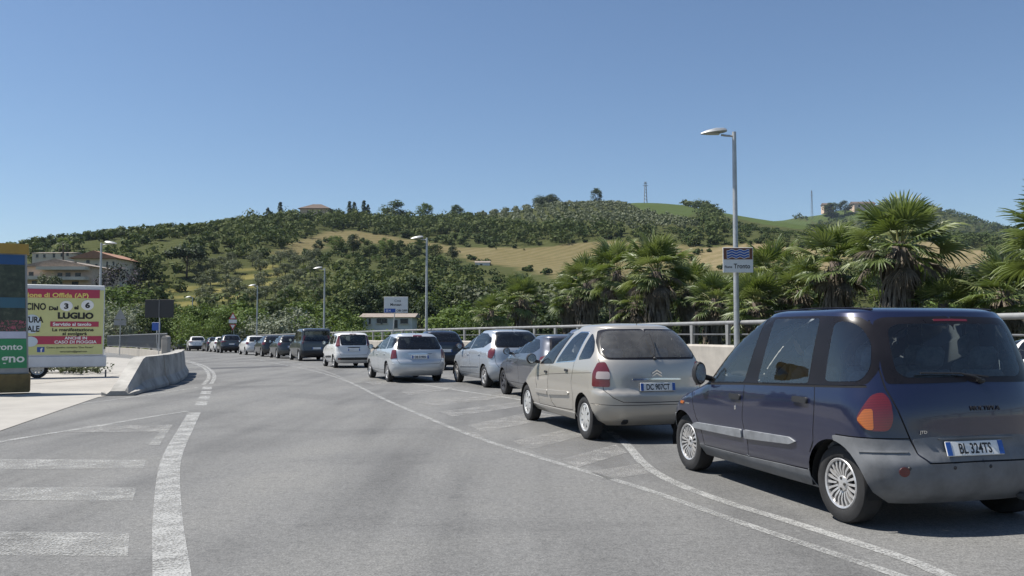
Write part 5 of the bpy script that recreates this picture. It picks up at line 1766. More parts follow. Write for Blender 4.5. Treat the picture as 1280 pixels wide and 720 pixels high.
def multi_extra(root, sh, sp):
    # rear wiper, pivot, screws, model lettering on the tailgate, parking sensors, interior mirror, tow eye
    x0 = float(sh.ev(0.0, 1.16)[0][0])
    w = MB(); w.tube([(x0 - .03, -.10, 1.145), (x0 - .045, -.03, 1.175), (x0 - .04, .08, 1.195)], [.016, .010, .007], 6)
    w.tube([(x0 - .03, -.17, 1.17), (x0 - .035, .10, 1.20), (x0 - .015, .44, 1.205)], .007, 6)
    w.ell((x0 - .02, -.11, 1.14), (.03, .035, .025), 10, 6)
    w.build('rear_wiper', M['black_plastic'], root, True)
    px = float(sh.ev(0.0, .93)[0][0])
    me = text_mesh('MULTIPLA', .05, M['badge_dark'], .0005, 1.25, 'CENTER', .002)
    obj('model_lettering', me, root, (px - .004, -.10, .915), (R_(90), 0, R_(-90)))
    me = text_mesh('JTD', .03, M['chrome'], .001, 1.2, 'CENTER', .001)
    s_ = float(sh.sy(.46, .75)); p = sh.ev(s_, .75)[0]; n = sh.nrm(s_, .75)[0]
    obj('engine_badge', me, root, tuple(p + n * .004), (R_(90), 0, math.atan2(n[1], n[0]) + R_(90)))
    for y in (-.42, -.06, .26, .62):
        s_ = float(sh.sy(abs(y), .50)); p = sh.ev(s_, .50)[0]; n = sh.nrm(s_, .50)[0]
        if y < 0: p = p * [1, -1, 1]; n = n * [1, -1, 1]
        MB().ell((0, 0, 0), (.016, .016, .016), 10, 6).build('parking_sensor', M['black_plastic'], root, True, tuple(p + n * .006))
    MB().lathe([(.03, -.09), (.033, .0), (.028, .0), (.024, -.08)], 12, M=Matrix.Translation((0, 0, 0)) @ Matrix.Rotation(R_(90), 4, 'Z')).build('exhaust_pipe', M['galv_dark'], root, True, (-.55, -.45, .24))
    MB().box((1.75, 0, 1.50), (.03, .22, .06), bev=.02).build('interior_mirror', M['black_plastic'], root)
    # roof trim strips
    for sgn in (1, -1):
        MB().tube([(1.25, sgn * .62, 1.708), (.6, sgn * .645, 1.722), (.1, sgn * .62, 1.715), (-.1, sgn * .58, 1.70)], .008, 6).build('roof_strip', M['pillar'], root)


M['badge_dark'] = pm('badge_dark', (.012, .012, .02), .4, var=.1)


def pic_extra(root, sh, sp):
    px = float(sh.ev(0.0, .96)[0][0])
    c = MB()
    for k in (0, 1):
        z = .925 + k * .04
        c.add([(px - .012, s * y, zz) for s in (1, -1) for y, zz in ((.0, z + .035), (.075, z - .01), (.075, z - .03), (0, z + .013))], [(0, 1, 2, 3), (4, 7, 6, 5)])
    c.build('chevron_badge', M['chrome'], root)
    x0 = float(sh.ev(0.0, 1.17)[0][0])
    MB().tube([(x0 - .03, 0, 1.15), (x0 + .0, .0, 1.30), (x0 + .17, 0, 1.50)], .008, 6).ell((x0 - .02, 0, 1.15), (.03, .03, .025), 8, 6).build('rear_wiper', M['black_plastic'], root, True)
    MB().box((1.55, .0, 1.42), (.03, .22, .06), bev=.02).build('interior_mirror', M['black_plastic'], root)


build_car('parked_car', 'dark blue tall people carrier with grey bumper nearest the camera', 'mp', mp, P['blue'], (2.61, 6.87), 14.8, hires=True, plate='BL 324TS', antenna=False, extra=multi_extra,
          driver=(1.06, .50, .17, M['shirt'], M['hair'], 'dark haired driver seated behind the wheel of the dark blue car'), group='cars queueing on the road')
build_car('parked_car', 'beige rounded people carrier with red tail lights second in the queue', 'pc', pc, P['beige'], (1.02, 12.14), 16.3, hires=True, plate='DC 907CT', extra=pic_extra,
          driver=(1.17, .36, .05, M['shirt'], M['hair'], 'driver seated behind the wheel of the beige car'), group='cars queueing on the road')
G = 'cars queueing on the road'
fw_ = at(628.7, 478, 20.9)
hs = dict(ht); 
build_car('parked_car', 'small graphite hatchback with dark wheels half hidden behind the beige car', 'ht', ht, P['graphite'], (fw_[0], 20.9), 16.5, R_is='front', style='dark', group=G, hires=False)
build_car('parked_car', 'silver compact people carrier with rising waistline in the right lane', 'bc', bc, P['silver2'], (-.78, 23.5), 19.5, group=G, hires=True)
build_car('parked_car', 'silver estate car with black rear window in the left lane', 'aw', aw, P['silver'], (-3.84, 26.2), 20.5, group=G, hires=True, plate='DB 319RN')
build_car('parked_car', 'dark off-roader with thin red light bar ahead of the silver cars', 'sv', sv, P['navy'], (-3.75, 35.0), 19, group=G)
build_car('parked_car', 'small white hatchback with tall red tail lights', 'pa', pa, P['white'], (-7.78, 37.2), 22.5, group=G, hires=True)
build_car('parked_van', 'dark high roofed van ahead of the small white hatchback', 'vn', vn, P['dgrey'], (-11.9, 47.6), 24, group=G, cat='van')
for (lab, k, sp, pt, px, Y, ang) in [
    ('dark grey hatchback just ahead of the dark van', 'ht', ht, 'dgrey', 346.5, 53.3, 25),
    ('black hatchback between the grey hatchback and a white car', 'ht', ht, 'black', 327, 58.8, 26),
    ('white hatchback ahead of the black hatchback', 'ht', ht, 'white', 307, 65, 27),
    ('dark grey off-roader fifth from the far end of the queue', 'sv', sv, 'dgrey', 276, 74.5, 25),
    ('white small car squeezed ahead of the dark grey off-roader', 'ht', ht, 'white', 268, 81, 28),
    ('dark hatchback between two white cars at the far end', 'ht', ht, 'black', 258.5, 87, 29),
    ('white off-roader near the far end of the queue', 'sv', sv, 'white', 236.5, 93, 25),
    ('dark hatchback farthest away beside the end pillar', 'ht', ht, 'dgrey', 221, 101, 30)]:
    build_car('parked_car', lab, k, sp, P[pt], ((px - 640) / FPX * Y, Y), ang, group=G)
build_car('parked_car', 'red hatchback mostly hidden in the right lane behind dark cars', 'ht', ht, P['red'], ((345 - 640) / FPX * 66, 66), 25, group=G)
build_car('parked_car', 'violet blue off-roader hidden beyond the beige car with only its roof showing', 'sv', sv, P['violet'], (1.55, 22.6), 17, group=G)
build_car('parked_car', 'white off-roader in the far lane at the right edge', 'sv', sv, P['white'], (7.55, 11.2), 15, group=G)
# ------------------------------------------------------------------ vegetation
def leaf_mat(name, dark, mid, lite, trans=.25):
    m, nt, b = newmat(name)
    out = nt.nodes['Material Output']
    at_ = nn(nt, 'ShaderNodeAttribute', attribute_name='tint')
    oi = nt.nodes.new('ShaderNodeObjectInfo')
    k = mth(nt, 'ADD', mth(nt, 'MULTIPLY', at_.outputs['Fac'], .75), mth(nt, 'MULTIPLY', oi.outputs['Random'], .25))
    c = ramp(nt, k, [(.05, dark), (.5, mid), (.95, lite)])
    nt.links.new(c, b.inputs['Base Color'])
    b.inputs['Roughness'].default_value = .65
    b.inputs['Specular IOR Level'].default_value = .08 if name == 'hillside_leaf' else .25
    tr = nt.nodes.new('ShaderNodeBsdfTranslucent')
    nt.links.new(mixc(nt, .5, c, (.16, .22, .03)), tr.inputs[0])
    mx = nt.nodes.new('ShaderNodeMixShader'); mx.inputs[0].default_value = trans
    nt.links.new(b.outputs[0], mx.inputs[1]); nt.links.new(tr.outputs[0], mx.inputs[2]); nt.links.new(mx.outputs[0], out.inputs[0])
    return m


M['leaf'] = leaf_mat('broad_leaf', (.030, .050, .014), (.062, .092, .026), (.115, .150, .045))
M['leaf_bright'] = leaf_mat('bright_leaf', (.045, .075, .014), (.095, .145, .028), (.155, .21, .05))
M['leaf_olive'] = leaf_mat('olive_leaf', (.060, .072, .038), (.115, .130, .072), (.19, .205, .13), .15)
M['leaf_silver'] = leaf_mat('silver_leaf', (.11, .125, .08), (.21, .23, .165), (.36, .38, .29), .15)
M['leaf_pine'] = leaf_mat('pine_needles', (.020, .034, .013), (.038, .058, .022), (.070, .095, .035), .12)
M['leaf_purple'] = leaf_mat('purple_leaf', (.012, .008, .016), (.028, .018, .034), (.05, .035, .055), .1)
M['leaf_far'] = leaf_mat('hillside_leaf', (.013, .026, .012), (.055, .078, .026), (.135, .150, .055), .12)
M['bark'] = pm('bark', (.10, .075, .055), .95, var=.3, vs=6, bump=.4, bs=30)


def cards(C, size, rg, up=.35, out=None, asp=1.0, rnd=.55):
    """one small leaf face (quad) for each centre, facing mostly outwards and up"""
    n = len(C)
    N = rg.normal(size=(n, 3)); N /= np.linalg.norm(N, axis=1)[:, None]
    if out is not None: N = N * rnd + out
    N[:, 2] += up
    N /= np.linalg.norm(N, axis=1)[:, None]
    A = np.cross(N, rg.normal(size=(n, 3))); A /= np.linalg.norm(A, axis=1)[:, None]
    B = np.cross(N, A)
    s = (size * rg.uniform(.65, 1.35, n))[:, None] / 2
    q = np.stack([C - A * s * asp, C - B * s * .75 + A * s * .1, C + A * s * asp, C + B * s * .75 - A * s * .15], 1)
    return q.reshape(-1, 3)


def crown_pts(rg, n, kind, nclump=26):
    """leaf centres for a crown standing on z=0 with total height 1 (trunk included); returns points, outward dirs, light/dark value"""
    if kind == 'pine':        # umbrella
        cc = rg.normal(size=(nclump, 3)); cc[:, 2] *= .3
        cc = cc / np.linalg.norm(cc, axis=1)[:, None] * rg.uniform(.3, 1, nclump)[:, None]**.6
        cc = cc * [.44, .44, .20] + [0, 0, .72]; cr = rg.uniform(.13, .21, nclump); fl = .7
    elif kind == 'cypress':
        t = rg.uniform(.04, .97, nclump); w = .085 * np.sin(np.pi * np.clip(t * .92 + .08, 0, 1))**.6
        a = rg.uniform(0, 6.28, nclump)
        cc = np.column_stack([w * np.cos(a) * .6, w * np.sin(a) * .6, t]); cr = w * rg.uniform(.6, .9, nclump) + .012; fl = 1.6
    elif kind == 'olive':
        cc = rg.normal(size=(nclump, 3)); cc /= np.linalg.norm(cc, axis=1)[:, None]
        cc = cc * rg.uniform(.35, 1, nclump)[:, None]**.5 * [.40, .40, .34] + [0, 0, .58]; cr = rg.uniform(.11, .19, nclump); fl = .9
    elif kind == 'billow':
        cc = rg.normal(size=(nclump, 3)); cc /= np.linalg.norm(cc, axis=1)[:, None]
        cc = cc * rg.uniform(.5, 1, nclump)[:, None]**.5 * [.36, .36, .26] + [0, 0, .50]; cr = rg.uniform(.16, .30, nclump); fl = .85
    elif kind == 'shrub':
        cc = rg.normal(size=(nclump, 3)); cc /= np.linalg.norm(cc, axis=1)[:, None]
        cc = cc * rg.uniform(.3, 1, nclump)[:, None]**.5 * [.55, .55, .42] + [0, 0, .46]; cr = rg.uniform(.12, .24, nclump); fl = .9
    else:
        cc = rg.normal(size=(nclump, 3)); cc /= np.linalg.norm(cc, axis=1)[:, None]
        cc = cc * rg.uniform(.35, 1, nclump)[:, None]**.5 * [.34, .34, .37] + [0, 0, .58]
        cc[:, :2] *= (1.15 - .55 * np.clip((cc[:, 2] - .4) / .6, 0, 1))[:, None]
        cr = rg.uniform(.08, .16, nclump); fl = .85
    k = rg.integers(0, nclump, n)
    d = rg.normal(size=(n, 3)); d[:, 2] += .25; d /= np.linalg.norm(d, axis=1)[:, None]
    r = cr[k] * (rg.uniform(.55, 1.08, n) if kind != 'billow' else np.where(rg.uniform(size=n) < .7, rg.uniform(.86, 1.0, n), rg.uniform(.5, .86, n)))
    P = cc[k] + d * r[:, None] * [1, 1, fl]
    tint = np.clip(rg.uniform(.15, .75, nclump)[k] + rg.normal(size=n) * (.16 if kind != 'billow' else .07), 0, 1)
    return P, d, tint


def make_tree(kind, leafmat, n, leaf, seed, h=8.0):
    rg = np.random.default_rng(seed)
    Pp, d, tint = crown_pts(rg, n, kind, 34 if kind != 'cypress' else 40)
    Pp = Pp * h
    Pp[:, 2] = np.maximum(Pp[:, 2], .1)
    crown = mk_tris('crown', cards(Pp, leaf, rg, .3, d * .6), 4, M[leafmat], tint)
    tk = MB()
    r0 = h * .022
    if kind == 'pine': zt = .72
    elif kind == 'cypress': zt = .5
    else: zt = .45
    tk.tube([(0, 0, -.6), (.02 * h, 0, h * zt * .35), (-.01 * h, .015 * h, h * zt * .7), (0, 0, h * zt)], [r0 * 1.3, r0, r0 * .8, r0 * .55], 8)
    if kind != 'cypress':
        for q in range(6):
            a = q * 1.05 + rg.uniform(-.3, .3); rr = rg.uniform(.16, .28) * h
            z0 = h * zt * rg.uniform(.55, .95)
            tk.tube([(0, 0, z0), (rr * .5 * math.cos(a), rr * .5 * math.sin(a), z0 + .12 * h), (rr * math.cos(a), rr * math.sin(a), z0 + rg.uniform(.16, .3) * h)], [r0 * .45, r0 * .3, r0 * .12], 5)
    trunk = mk_mesh('trunk', tk.v, tk.f, M['bark'], True)
    return crown, trunk


TREES = {
    'broad': [make_tree('broad', 'leaf', 2600, .36, 11), make_tree('broad', 'leaf', 2600, .34, 12), make_tree('broad', 'leaf_bright', 2600, .34, 13)],
    'silver': [make_tree('broad', 'leaf_silver', 2600, .33, 21), make_tree('shrub', 'leaf_silver', 2400, .32, 22)],
    'bright': [make_tree('broad', 'leaf_bright', 2600, .34, 31), make_tree('shrub', 'leaf_bright', 2400, .34, 32)],
    'shrub': [make_tree('shrub', 'leaf', 2200, .34, 41), make_tree('shrub', 'leaf_bright', 2200, .34, 42)],
    'olive': [make_tree('olive', 'leaf_olive', 1100, .5, 51), make_tree('olive', 'leaf_olive', 1100, .5, 52), make_tree('olive', 'leaf_olive', 1100, .5, 53)],
    'pine': [make_tree('pine', 'leaf_pine', 2600, .55, 61), make_tree('pine', 'leaf_pine', 2600, .55, 62)],
    'dome': [make_tree('billow', 'leaf_pine', 3400, .46, 65), make_tree('billow', 'leaf_pine', 3400, .46, 66)],
    'cypress': [make_tree('cypress', 'leaf_pine', 900, .42, 71)],
    'dark': [make_tree('broad', 'leaf_pine', 2600, .36, 81), make_tree('broad', 'leaf_far', 2400, .38, 82)],
    'purple': [make_tree('shrub', 'leaf_purple', 1800, .38, 91)],
}
_tn = [0]


def tree(name, kind, x, y, h, label, group=None, wide=1.0, cat='tree', z=None):
    _tn[0] += 1
    v = TREES[kind][_tn[0] % len(TREES[kind])]
    zz = float(terrain_z(x, y)) if z is None else z
    t = empty(name, (x, y, zz), random.uniform(0, 6.28)); tag(t, label, cat, group)
    t.scale = (h / 8 * wide, h / 8 * wide, h / 8)
    obj('crown', v[0], t); obj('trunk', v[1], t)
    return t


def tree_px(name, kind, px, py_top, Y, label, group=None, wide=1.0, cat='tree'):
    q = at(px, py_top, Y)
    z = float(terrain_z(q[0], Y))
    return tree(name, kind, q[0], Y, max(1.2, q[2] - z), label, group, wide, cat)


# roadside belt beyond the bridge (photo column, top row, distance, kind)
belt = [(140, 372, 105, 'silver'), (160, 366, 118, 'bright'), (152, 385, 98, 'silver'), (175, 374, 112, 'silver'), (190, 380, 102, 'dark'), (208, 372, 120, 'broad'), (222, 384, 104, 'bright'), (236, 378, 118, 'broad'), (248, 392, 100, 'shrub'),
        (262, 376, 118, 'bright'), (278, 384, 108, 'broad'), (292, 372, 126, 'bright'), (300, 392, 112, 'shrub'), (314, 380, 118, 'broad'), (326, 388, 112, 'silver'), (340, 376, 126, 'dark'), (346, 392, 112, 'silver'), (360, 378, 120, 'silver'), (374, 388, 112, 'silver'), (384, 372, 128, 'broad'),
        (396, 384, 116, 'bright'), (412, 378, 122, 'broad'), (424, 366, 140, 'dark'), (436, 384, 118, 'bright'), (446, 360, 150, 'dark'), (462, 352, 155, 'dark'), (478, 345, 165, 'broad'), (500, 350, 160, 'dark'), (518, 342, 165, 'dark'), (440, 398, 108, 'shrub'), (530, 372, 130, 'dark'),
        (545, 362, 140, 'broad'), (560, 346, 158, 'broad'), (558, 384, 112, 'bright'), (578, 372, 128, 'bright'), (588, 352, 155, 'olive'), (604, 382, 112, 'shrub'), (618, 360, 145, 'broad'), (634, 372, 125, 'bright'), (648, 352, 150, 'bright'), (668, 366, 130, 'broad'), (684, 352, 145, 'olive'), (700, 368, 120, 'dark'),
        (716, 356, 140, 'broad'), (735, 360, 130, 'dark'), (860, 358, 140, 'broad'), (890, 362, 130, 'dark'), (930, 360, 140, 'broad'), (985, 362, 130, 'olive'), (1165, 352, 140, 'broad'), (1200, 358, 130, 'bright'), (1225, 350, 150, 'broad'), (1262, 360, 130, 'dark'),
        (455, 405, 104, 'shrub'), (470, 407, 103, 'shrub'), (488, 406, 104, 'shrub'), (508, 407, 103, 'shrub'), (525, 404, 104, 'shrub')]
kn = {'silver': ('silver_tree', 'silvery leaved tree'), 'bright': ('broadleaf_tree', 'bright green leafy tree'), 'broad': ('broadleaf_tree', 'green leafy tree'), 'dark': ('broadleaf_tree', 'dark green dense tree'), 'shrub': ('shrub', 'low green shrub'), 'olive': ('olive_tree', 'grey green olive tree')}


def where(px):
    for lim, w in ((170, 'behind the dark sign board and railing'), (250, 'beyond the far white off-roader'), (335, 'beyond the far end of the queue'), (420, 'beyond the dark van'), (530, 'around the little white house'), (640, 'beyond the silver cars and tall lamp'), (760, 'left of the fan palms'), (1000, 'showing between the middle fan palms'), (9999, 'behind the palms at the right')):
        if px < lim: return w


ordw = ['leftmost', 'second from left', 'third from left', 'fourth from left', 'fifth from left', 'sixth from left', 'seventh from left', 'eighth from left']
seen_ = {}
belt.sort(key=lambda q: q[0])
tot_ = {}
for q in belt: tot_[(q[3], where(q[0]))] = tot_.get((q[3], where(q[0])), 0) + 1
for (px, pt, Y, k) in belt:
    n_, d_ = kn[k]
    kk = (k, where(px)); i_ = seen_.get(kk, 0); seen_[kk] = i_ + 1
    lab_ = '%s %s' % (d_, where(px)) if tot_[kk] == 1 else '%s %s, %s' % (d_, where(px), ordw[i_])
    tree_px(n_, k, px, pt, Y, lab_, 'roadside trees and shrubs', random.uniform(.95, 1.25), 'shrub' if k == 'shrub' else 'tree')

# named single trees on the slope and skyline
for i, (px, pt, Y, w) in enumerate([(154, 281, 330, 1.25), (198, 280, 335, 1.2), (226, 276, 340, 1.2), (178, 287, 342, 1.1)]):
    tree_px('umbrella_pine', 'dome', px, pt + 6, Y, ['large round umbrella pine leftmost on the skyline', 'second large umbrella pine right of the gap on the skyline', 'rightmost of the big skyline umbrella pines', 'umbrella pine between the two largest skyline pines'][i], 'skyline umbrella pines', w)
tree_px('umbrella_pine', 'pine', 234, 305, 250, 'spreading pine with bare trunk in front of the pale houses', None, 1.2)
for i, (px, pt) in enumerate([(335, 259), (350.5, 252), (437, 251), (443, 252), (455, 250), (460, 255)]):
    tree_px('cypress_tree', 'cypress', px, pt, 505 if px < 400 else 545, ['shorter of two cypresses left of the skyline villa', 'taller cypress left of the skyline villa', 'first thin cypress right of the skyline villa', 'second thin cypress right of the skyline villa', 'dark conifer right of the thin cypresses', 'small dark conifer after the thin cypresses'][i], 'skyline cypresses', 1.3)
for i, (px, pt, Y, k, w) in enumerate([(492, 249, 575, 'broad', 1.6), (531, 252, 600, 'broad', 1.1), (571, 254, 625, 'broad', 1.2), (678, 242, 715, 'dome', 1.2), (688, 241, 718, 'dome', 1.2), (745, 234, 760, 'dark', 1.0), (1120, 246, 1455, 'dark', 1.6), (1040, 252, 1440, 'dark', 1.4), (1056, 250, 1440, 'dark', 1.2)]):
    tree_px('skyline_tree', k, px, pt, Y, ['wide dome of trees on the skyline above the golden field', 'round tree on the skyline right of the wide dome', 'second round skyline tree above the olive slope', 'left of two tall pines on the skyline', 'right of two tall pines on the skyline', 'lone pointed tree left of the lattice mast', 'clump of trees behind the tallest palm crown', 'dark tree beside the brown hilltop house', 'dark tree between the hilltop houses'][i], None, w)
tree_px('purple_tree', 'purple', 152, 327, 190, 'dark purple leaved tree beside the cream gabled block', None, .8)
tree_px('broadleaf_tree', 'olive', 62, 341, 190, 'grey green tree in front of the terraced flats', None, .8)
tree_px('broadleaf_tree', 'dark', 182, 318, 235, 'dark cedar like tree right of the cream block', None, 1.4)
tree_px('shrub', 'bright', 150, 353, 172, 'yellow green clipped hedge bush above the trailer corner', None, 2.0, 'shrub')
for i, (px, pt, Y, w) in enumerate([(738, 311, 480, 1.2), (700, 320, 460, 1.1), (641, 312, 400, 1.0), (620, 316, 395, 1.0), (655, 322, 390, 1.2)]):
    tree_px('field_tree', 'olive', px, pt, Y, ['lone tree in the middle of the golden field', 'small lone tree at the left of the golden field', 'tree at the foot of the golden field nearest the lamp', 'small tree at the foot of the golden field', 'broad low tree at the lower edge of the golden field'][i], None, w)
# big wooded clump standing in the golden field
for i, (px, pt, Y, k) in enumerate([(398, 300, 330, 'dark'), (420, 293, 335, 'broad'), (442, 292, 340, 'dark'), (462, 298, 340, 'broad'), (484, 296, 345, 'bright'), (500, 302, 345, 'dark'), (520, 306, 345, 'dark'), (545, 304, 345, 'dark'), (566, 307, 345, 'dark'), (408, 315, 315, 'dark'), (435, 318, 315, 'broad'), (470, 318, 320, 'bright'), (508, 320, 320, 'broad'), (550, 318, 325, 'broad')]):
    tree_px('broadleaf_tree', k, px, pt, Y, '%s %s in the %s row below the golden field' % (kn[k][1], (ordw + ['ninth from left'])[i if i < 9 else i - 9], 'upper' if i < 9 else 'lower'), 'clump below the golden field', 1.25)

# ---------------- hillside woods (mass) and olive groves
OLIVE = [[(560, 262), (640, 258), (690, 252), (760, 248), (790, 262), (835, 272), (880, 285), (800, 290), (700, 285), (600, 280)], [(228, 330), (400, 322), (400, 385), (228, 392)], [(1090, 262), (1180, 260), (1240, 280), (1230, 300), (1100, 300)], [(1150, 332), (1230, 325), (1235, 350), (1150, 350)]]


def scatter(x0, x1, y0, y1, step, jit):
    gx, gy = np.meshgrid(np.arange(x0, x1, step), np.arange(y0, y1, step))
    P_ = np.column_stack([gx.ravel(), gy.ravel()])
    return P_ + rng.uniform(-jit, jit, P_.shape) * step


def lump(X, Y, L, seed):
    """slow variation over the land, 0..1"""
    r = np.random.default_rng(seed); v = 0
    for k in range(5):
        a, f, p = r.uniform(0, 6.28), (1.6**k) / L, r.uniform(0, 6.28)
        v = v + np.sin((X * math.cos(a) + Y * math.sin(a)) * f * 6.28 + p) / (1.25**k)
    return np.clip(.5 + v / 4.2, 0, 1)


def woods(name, label, Pxy, hs, nq, leaf, kind, mat, wide=(1.15, 1.6), nclump=9):
    """many trees as one mass: small leaf faces clumped tree by tree"""
    n = len(Pxy)
    base = [crown_pts(np.random.default_rng(900 + i), nq, kind, nclump) for i in range(12)]
    Vs, Ts = [], []
    Z = terrain_z(Pxy[:, 0], Pxy[:, 1])
    pt = lump(Pxy[:, 0], Pxy[:, 1], 130, 5)
    for i in range(n):
        p, d, t = base[int(rng.integers(0, 12))]
        a = rng.uniform(0, 6.28); c, s_ = math.cos(a), math.sin(a)
        h = hs[i]; w = h * rng.uniform(*wide)
        q = np.column_stack([(p[:, 0] * c - p[:, 1] * s_) * w + Pxy[i, 0], (p[:, 0] * s_ + p[:, 1] * c) * w + Pxy[i, 1], (p[:, 2] - .10) * h + Z[i]])
        dd = np.column_stack([d[:, 0] * c - d[:, 1] * s_, d[:, 0] * s_ + d[:, 1] * c, d[:, 2]])
        Vs.append(cards(q, leaf if np.isscalar(leaf) else leaf[i], rng, .12, dd, 1.0, .36)); Ts.append(np.clip(t * .26 + .56 * rng.uniform(0, 1)**1.1 + .24 * pt[i], 0, 1))
    me = mk_tris(name, np.vstack(Vs), 4, M[mat], np.concatenate(Ts))
    o = obj(name, me)
    tag(o, label, None, None, 'stuff')
    return o


def in_polys(px, polys):
    h = np.zeros(len(px), bool)
    for q in polys: h |= pip(px, np.array(q, float))
    return h


Pw = scatter(-420, 620, 135, 1000, 8.6, .45)
Zw = terrain_z(Pw[:, 0], Pw[:, 1])
pj = proj(np.column_stack([Pw, Zw]))
Yr_ = np.interp(Pw[:, 0], RA[0], RA[1])
vis = (pj[:, 0] > -90) & (pj[:, 0] < 1370) & (Pw[:, 1] < Yr_ + 25)
fld0 = in_field(pj[:, :2])
fld = fld0.copy()
low_ok = ~in_field(proj(np.column_stack([Pw, Zw + 3.2]))[:, :2], ('gold', 'tan', 'vine')) & ~fld0
for hh in (3, 6, 8.5, 11): fld |= in_field(proj(np.column_stack([Pw, Zw + hh]))[:, :2], ('gold', 'tan', 'vine')) & (Pw[:, 1] > 230)
oli = in_polys(pj[:, :2], OLIVE)
bld = (pj[:, 0] > 20) & (pj[:, 0] < 172) & (pj[:, 1] > 312) & (pj[:, 1] < 366) & (Pw[:, 1] < 262)
bld |= (pj[:, 0] > 445) & (pj[:, 0] < 522) & (Pw[:, 1] < 142)
bld |= (pj[:, 0] > 185) & (pj[:, 0] < 222) & (pj[:, 1] > 305) & (pj[:, 1] < 330)
bld |= (pj[:, 0] > 372) & (pj[:, 0] < 415) & (Pw[:, 1] > 470) & (pj[:, 1] < 275)
keep = vis & ~fld & ~oli & ~bld & (rng.uniform(size=len(Pw)) < np.where(Pw[:, 1] < 330, .72, .93))
W = Pw[keep]
tall = lump(W[:, 0], W[:, 1], 95, 9)
big_ = rng.uniform(size=len(W)) < .22
hs_ = (4.0 + 6.5 * tall**1.3) * rng.uniform(.75, 1.25, len(W)) * np.where(W[:, 1] < 260, .85, 1.0) * np.where(big_, 1.45, 1.0)
hs_ = np.where(pj[keep][:, 1] < 290, np.minimum(hs_, np.where(big_, 11.0, 7.5)), hs_)
hs_ = np.where(pj[keep][:, 0] < 125, np.minimum(hs_, 5.0), hs_)
hs_ = np.where((pj[keep][:, 0] < 300) & (pj[keep][:, 1] < 325), np.minimum(hs_, 5.5), hs_)
woods('hillside_woods', 'dense green trees and scrub covering the hillside', W, hs_, 140, np.interp(W[:, 1], [130, 400, 1000], [.95, 1.3, 1.7]), 'billow', 'leaf_far')
# trees along the left verge beside the camera (seen in the car windows)
Pv = scatter(-100, -64, -60, 62, 7.0, .4)
Pv = Pv[Pv[:, 0] < -.66 * Pv[:, 1] - 14]
woods('verge_woods', 'dark trees along the left verge beside the paved apron', Pv, rng.uniform(8, 14, len(Pv)), 140, 1.0, 'billow', 'leaf_far')
# low scrub where tall trees would stand before a field
kl = vis & fld & low_ok & ~oli & ~bld
L2 = Pw[kl]
L2 = np.vstack([L2, L2 + rng.uniform(-4, 4, L2.shape)])
woods('slope_scrub', 'low scrub on the slope below the fields', L2, rng.uniform(1.8, 3.4, len(L2)), 60, .8, 'billow', 'leaf_far', (1.3, 2.2))
# hedges along the field edges
He = []
yy = np.arange(150, 1000, 4.0)
for poly in FIELDS['gold'] + FIELDS['tan']:
    for (ax, ay) in densify(poly, 7):
        d = ray(ax, ay); P3 = _C[None, :] + d[None, :] * (yy / d[1])[:, None]
        hit = np.where(P3[:, 2] < terrain_z(P3[:, 0], P3[:, 1]))[0]
        if len(hit) and rng.uniform() < .45: He.append(P3[hit[0], :2] + rng.uniform(-3, 3, 2))
He = np.array(He)
woods('field_hedges', 'dark hedges along the edges of the golden fields', He, rng.uniform(1.3, 3.2, len(He)), 90, 1.0, 'billow', 'leaf_far', (1.2, 1.9))
# far hill
Pb = scatter(250, 1350, 960, 1560, 13.5, .45)
Zb = terrain_z(Pb[:, 0], Pb[:, 1]); pb = proj(np.column_stack([Pb, Zb]))
kb = (pb[:, 0] > 600) & (pb[:, 0] < 1400) & ~in_field(pb[:, :2], ('vine',)) & ~in_field(pb[:, :2], ('tan',)) & ~((pb[:, 0] > 1024) & (pb[:, 0] < 1098) & (pb[:, 1] < 264)) & (rng.uniform(size=len(Pb)) < .9)
woods('far_hill_woods', 'trees covering the distant right hand hill', Pb[kb], rng.uniform(6, 11, kb.sum()), 34, 2.6, 'billow', 'leaf_far', (1.2, 1.7), 6)
# olive groves in rows on the upper slopes
Po = scatter(-150, 620, 240, 900, 8.5, .16)
Zo = terrain_z(Po[:, 0], Po[:, 1]); po_ = proj(np.column_stack([Po, Zo]))
Yo_ = np.interp(Po[:, 0], RA[0], RA[1])
ko = in_polys(po_[:, :2], OLIVE[:1] + OLIVE[2:]) & (Po[:, 1] < Yo_ + 15) & ~in_field(po_[:, :2])
woods('upper_olive_grove', 'rows of round grey green olive trees on the upper slopes', Po[ko], rng.uniform(4.2, 5.8, ko.sum()), 60, 1.25, 'billow', 'leaf_olive', (1.1, 1.3), 6)
# near olive grove, tree by tree
Pn = scatter(-130, -40, 165, 330, 7.5, .12)
Zn = terrain_z(Pn[:, 0], Pn[:, 1]); pn = proj(np.column_stack([Pn, Zn]))
kn_ = in_polys(pn[:, :2], OLIVE[1:2]) & ~in_field(pn[:, :2], ('strip', 'gold'))
for i, (x, y) in enumerate(Pn[kn_][:170]):
    tree('olive_tree', 'olive', x, y, rng.uniform(3.6, 5.2), 'grey green olive tree in the terraced grove on the left slope', 'olive trees of the left hand grove', 1.1)

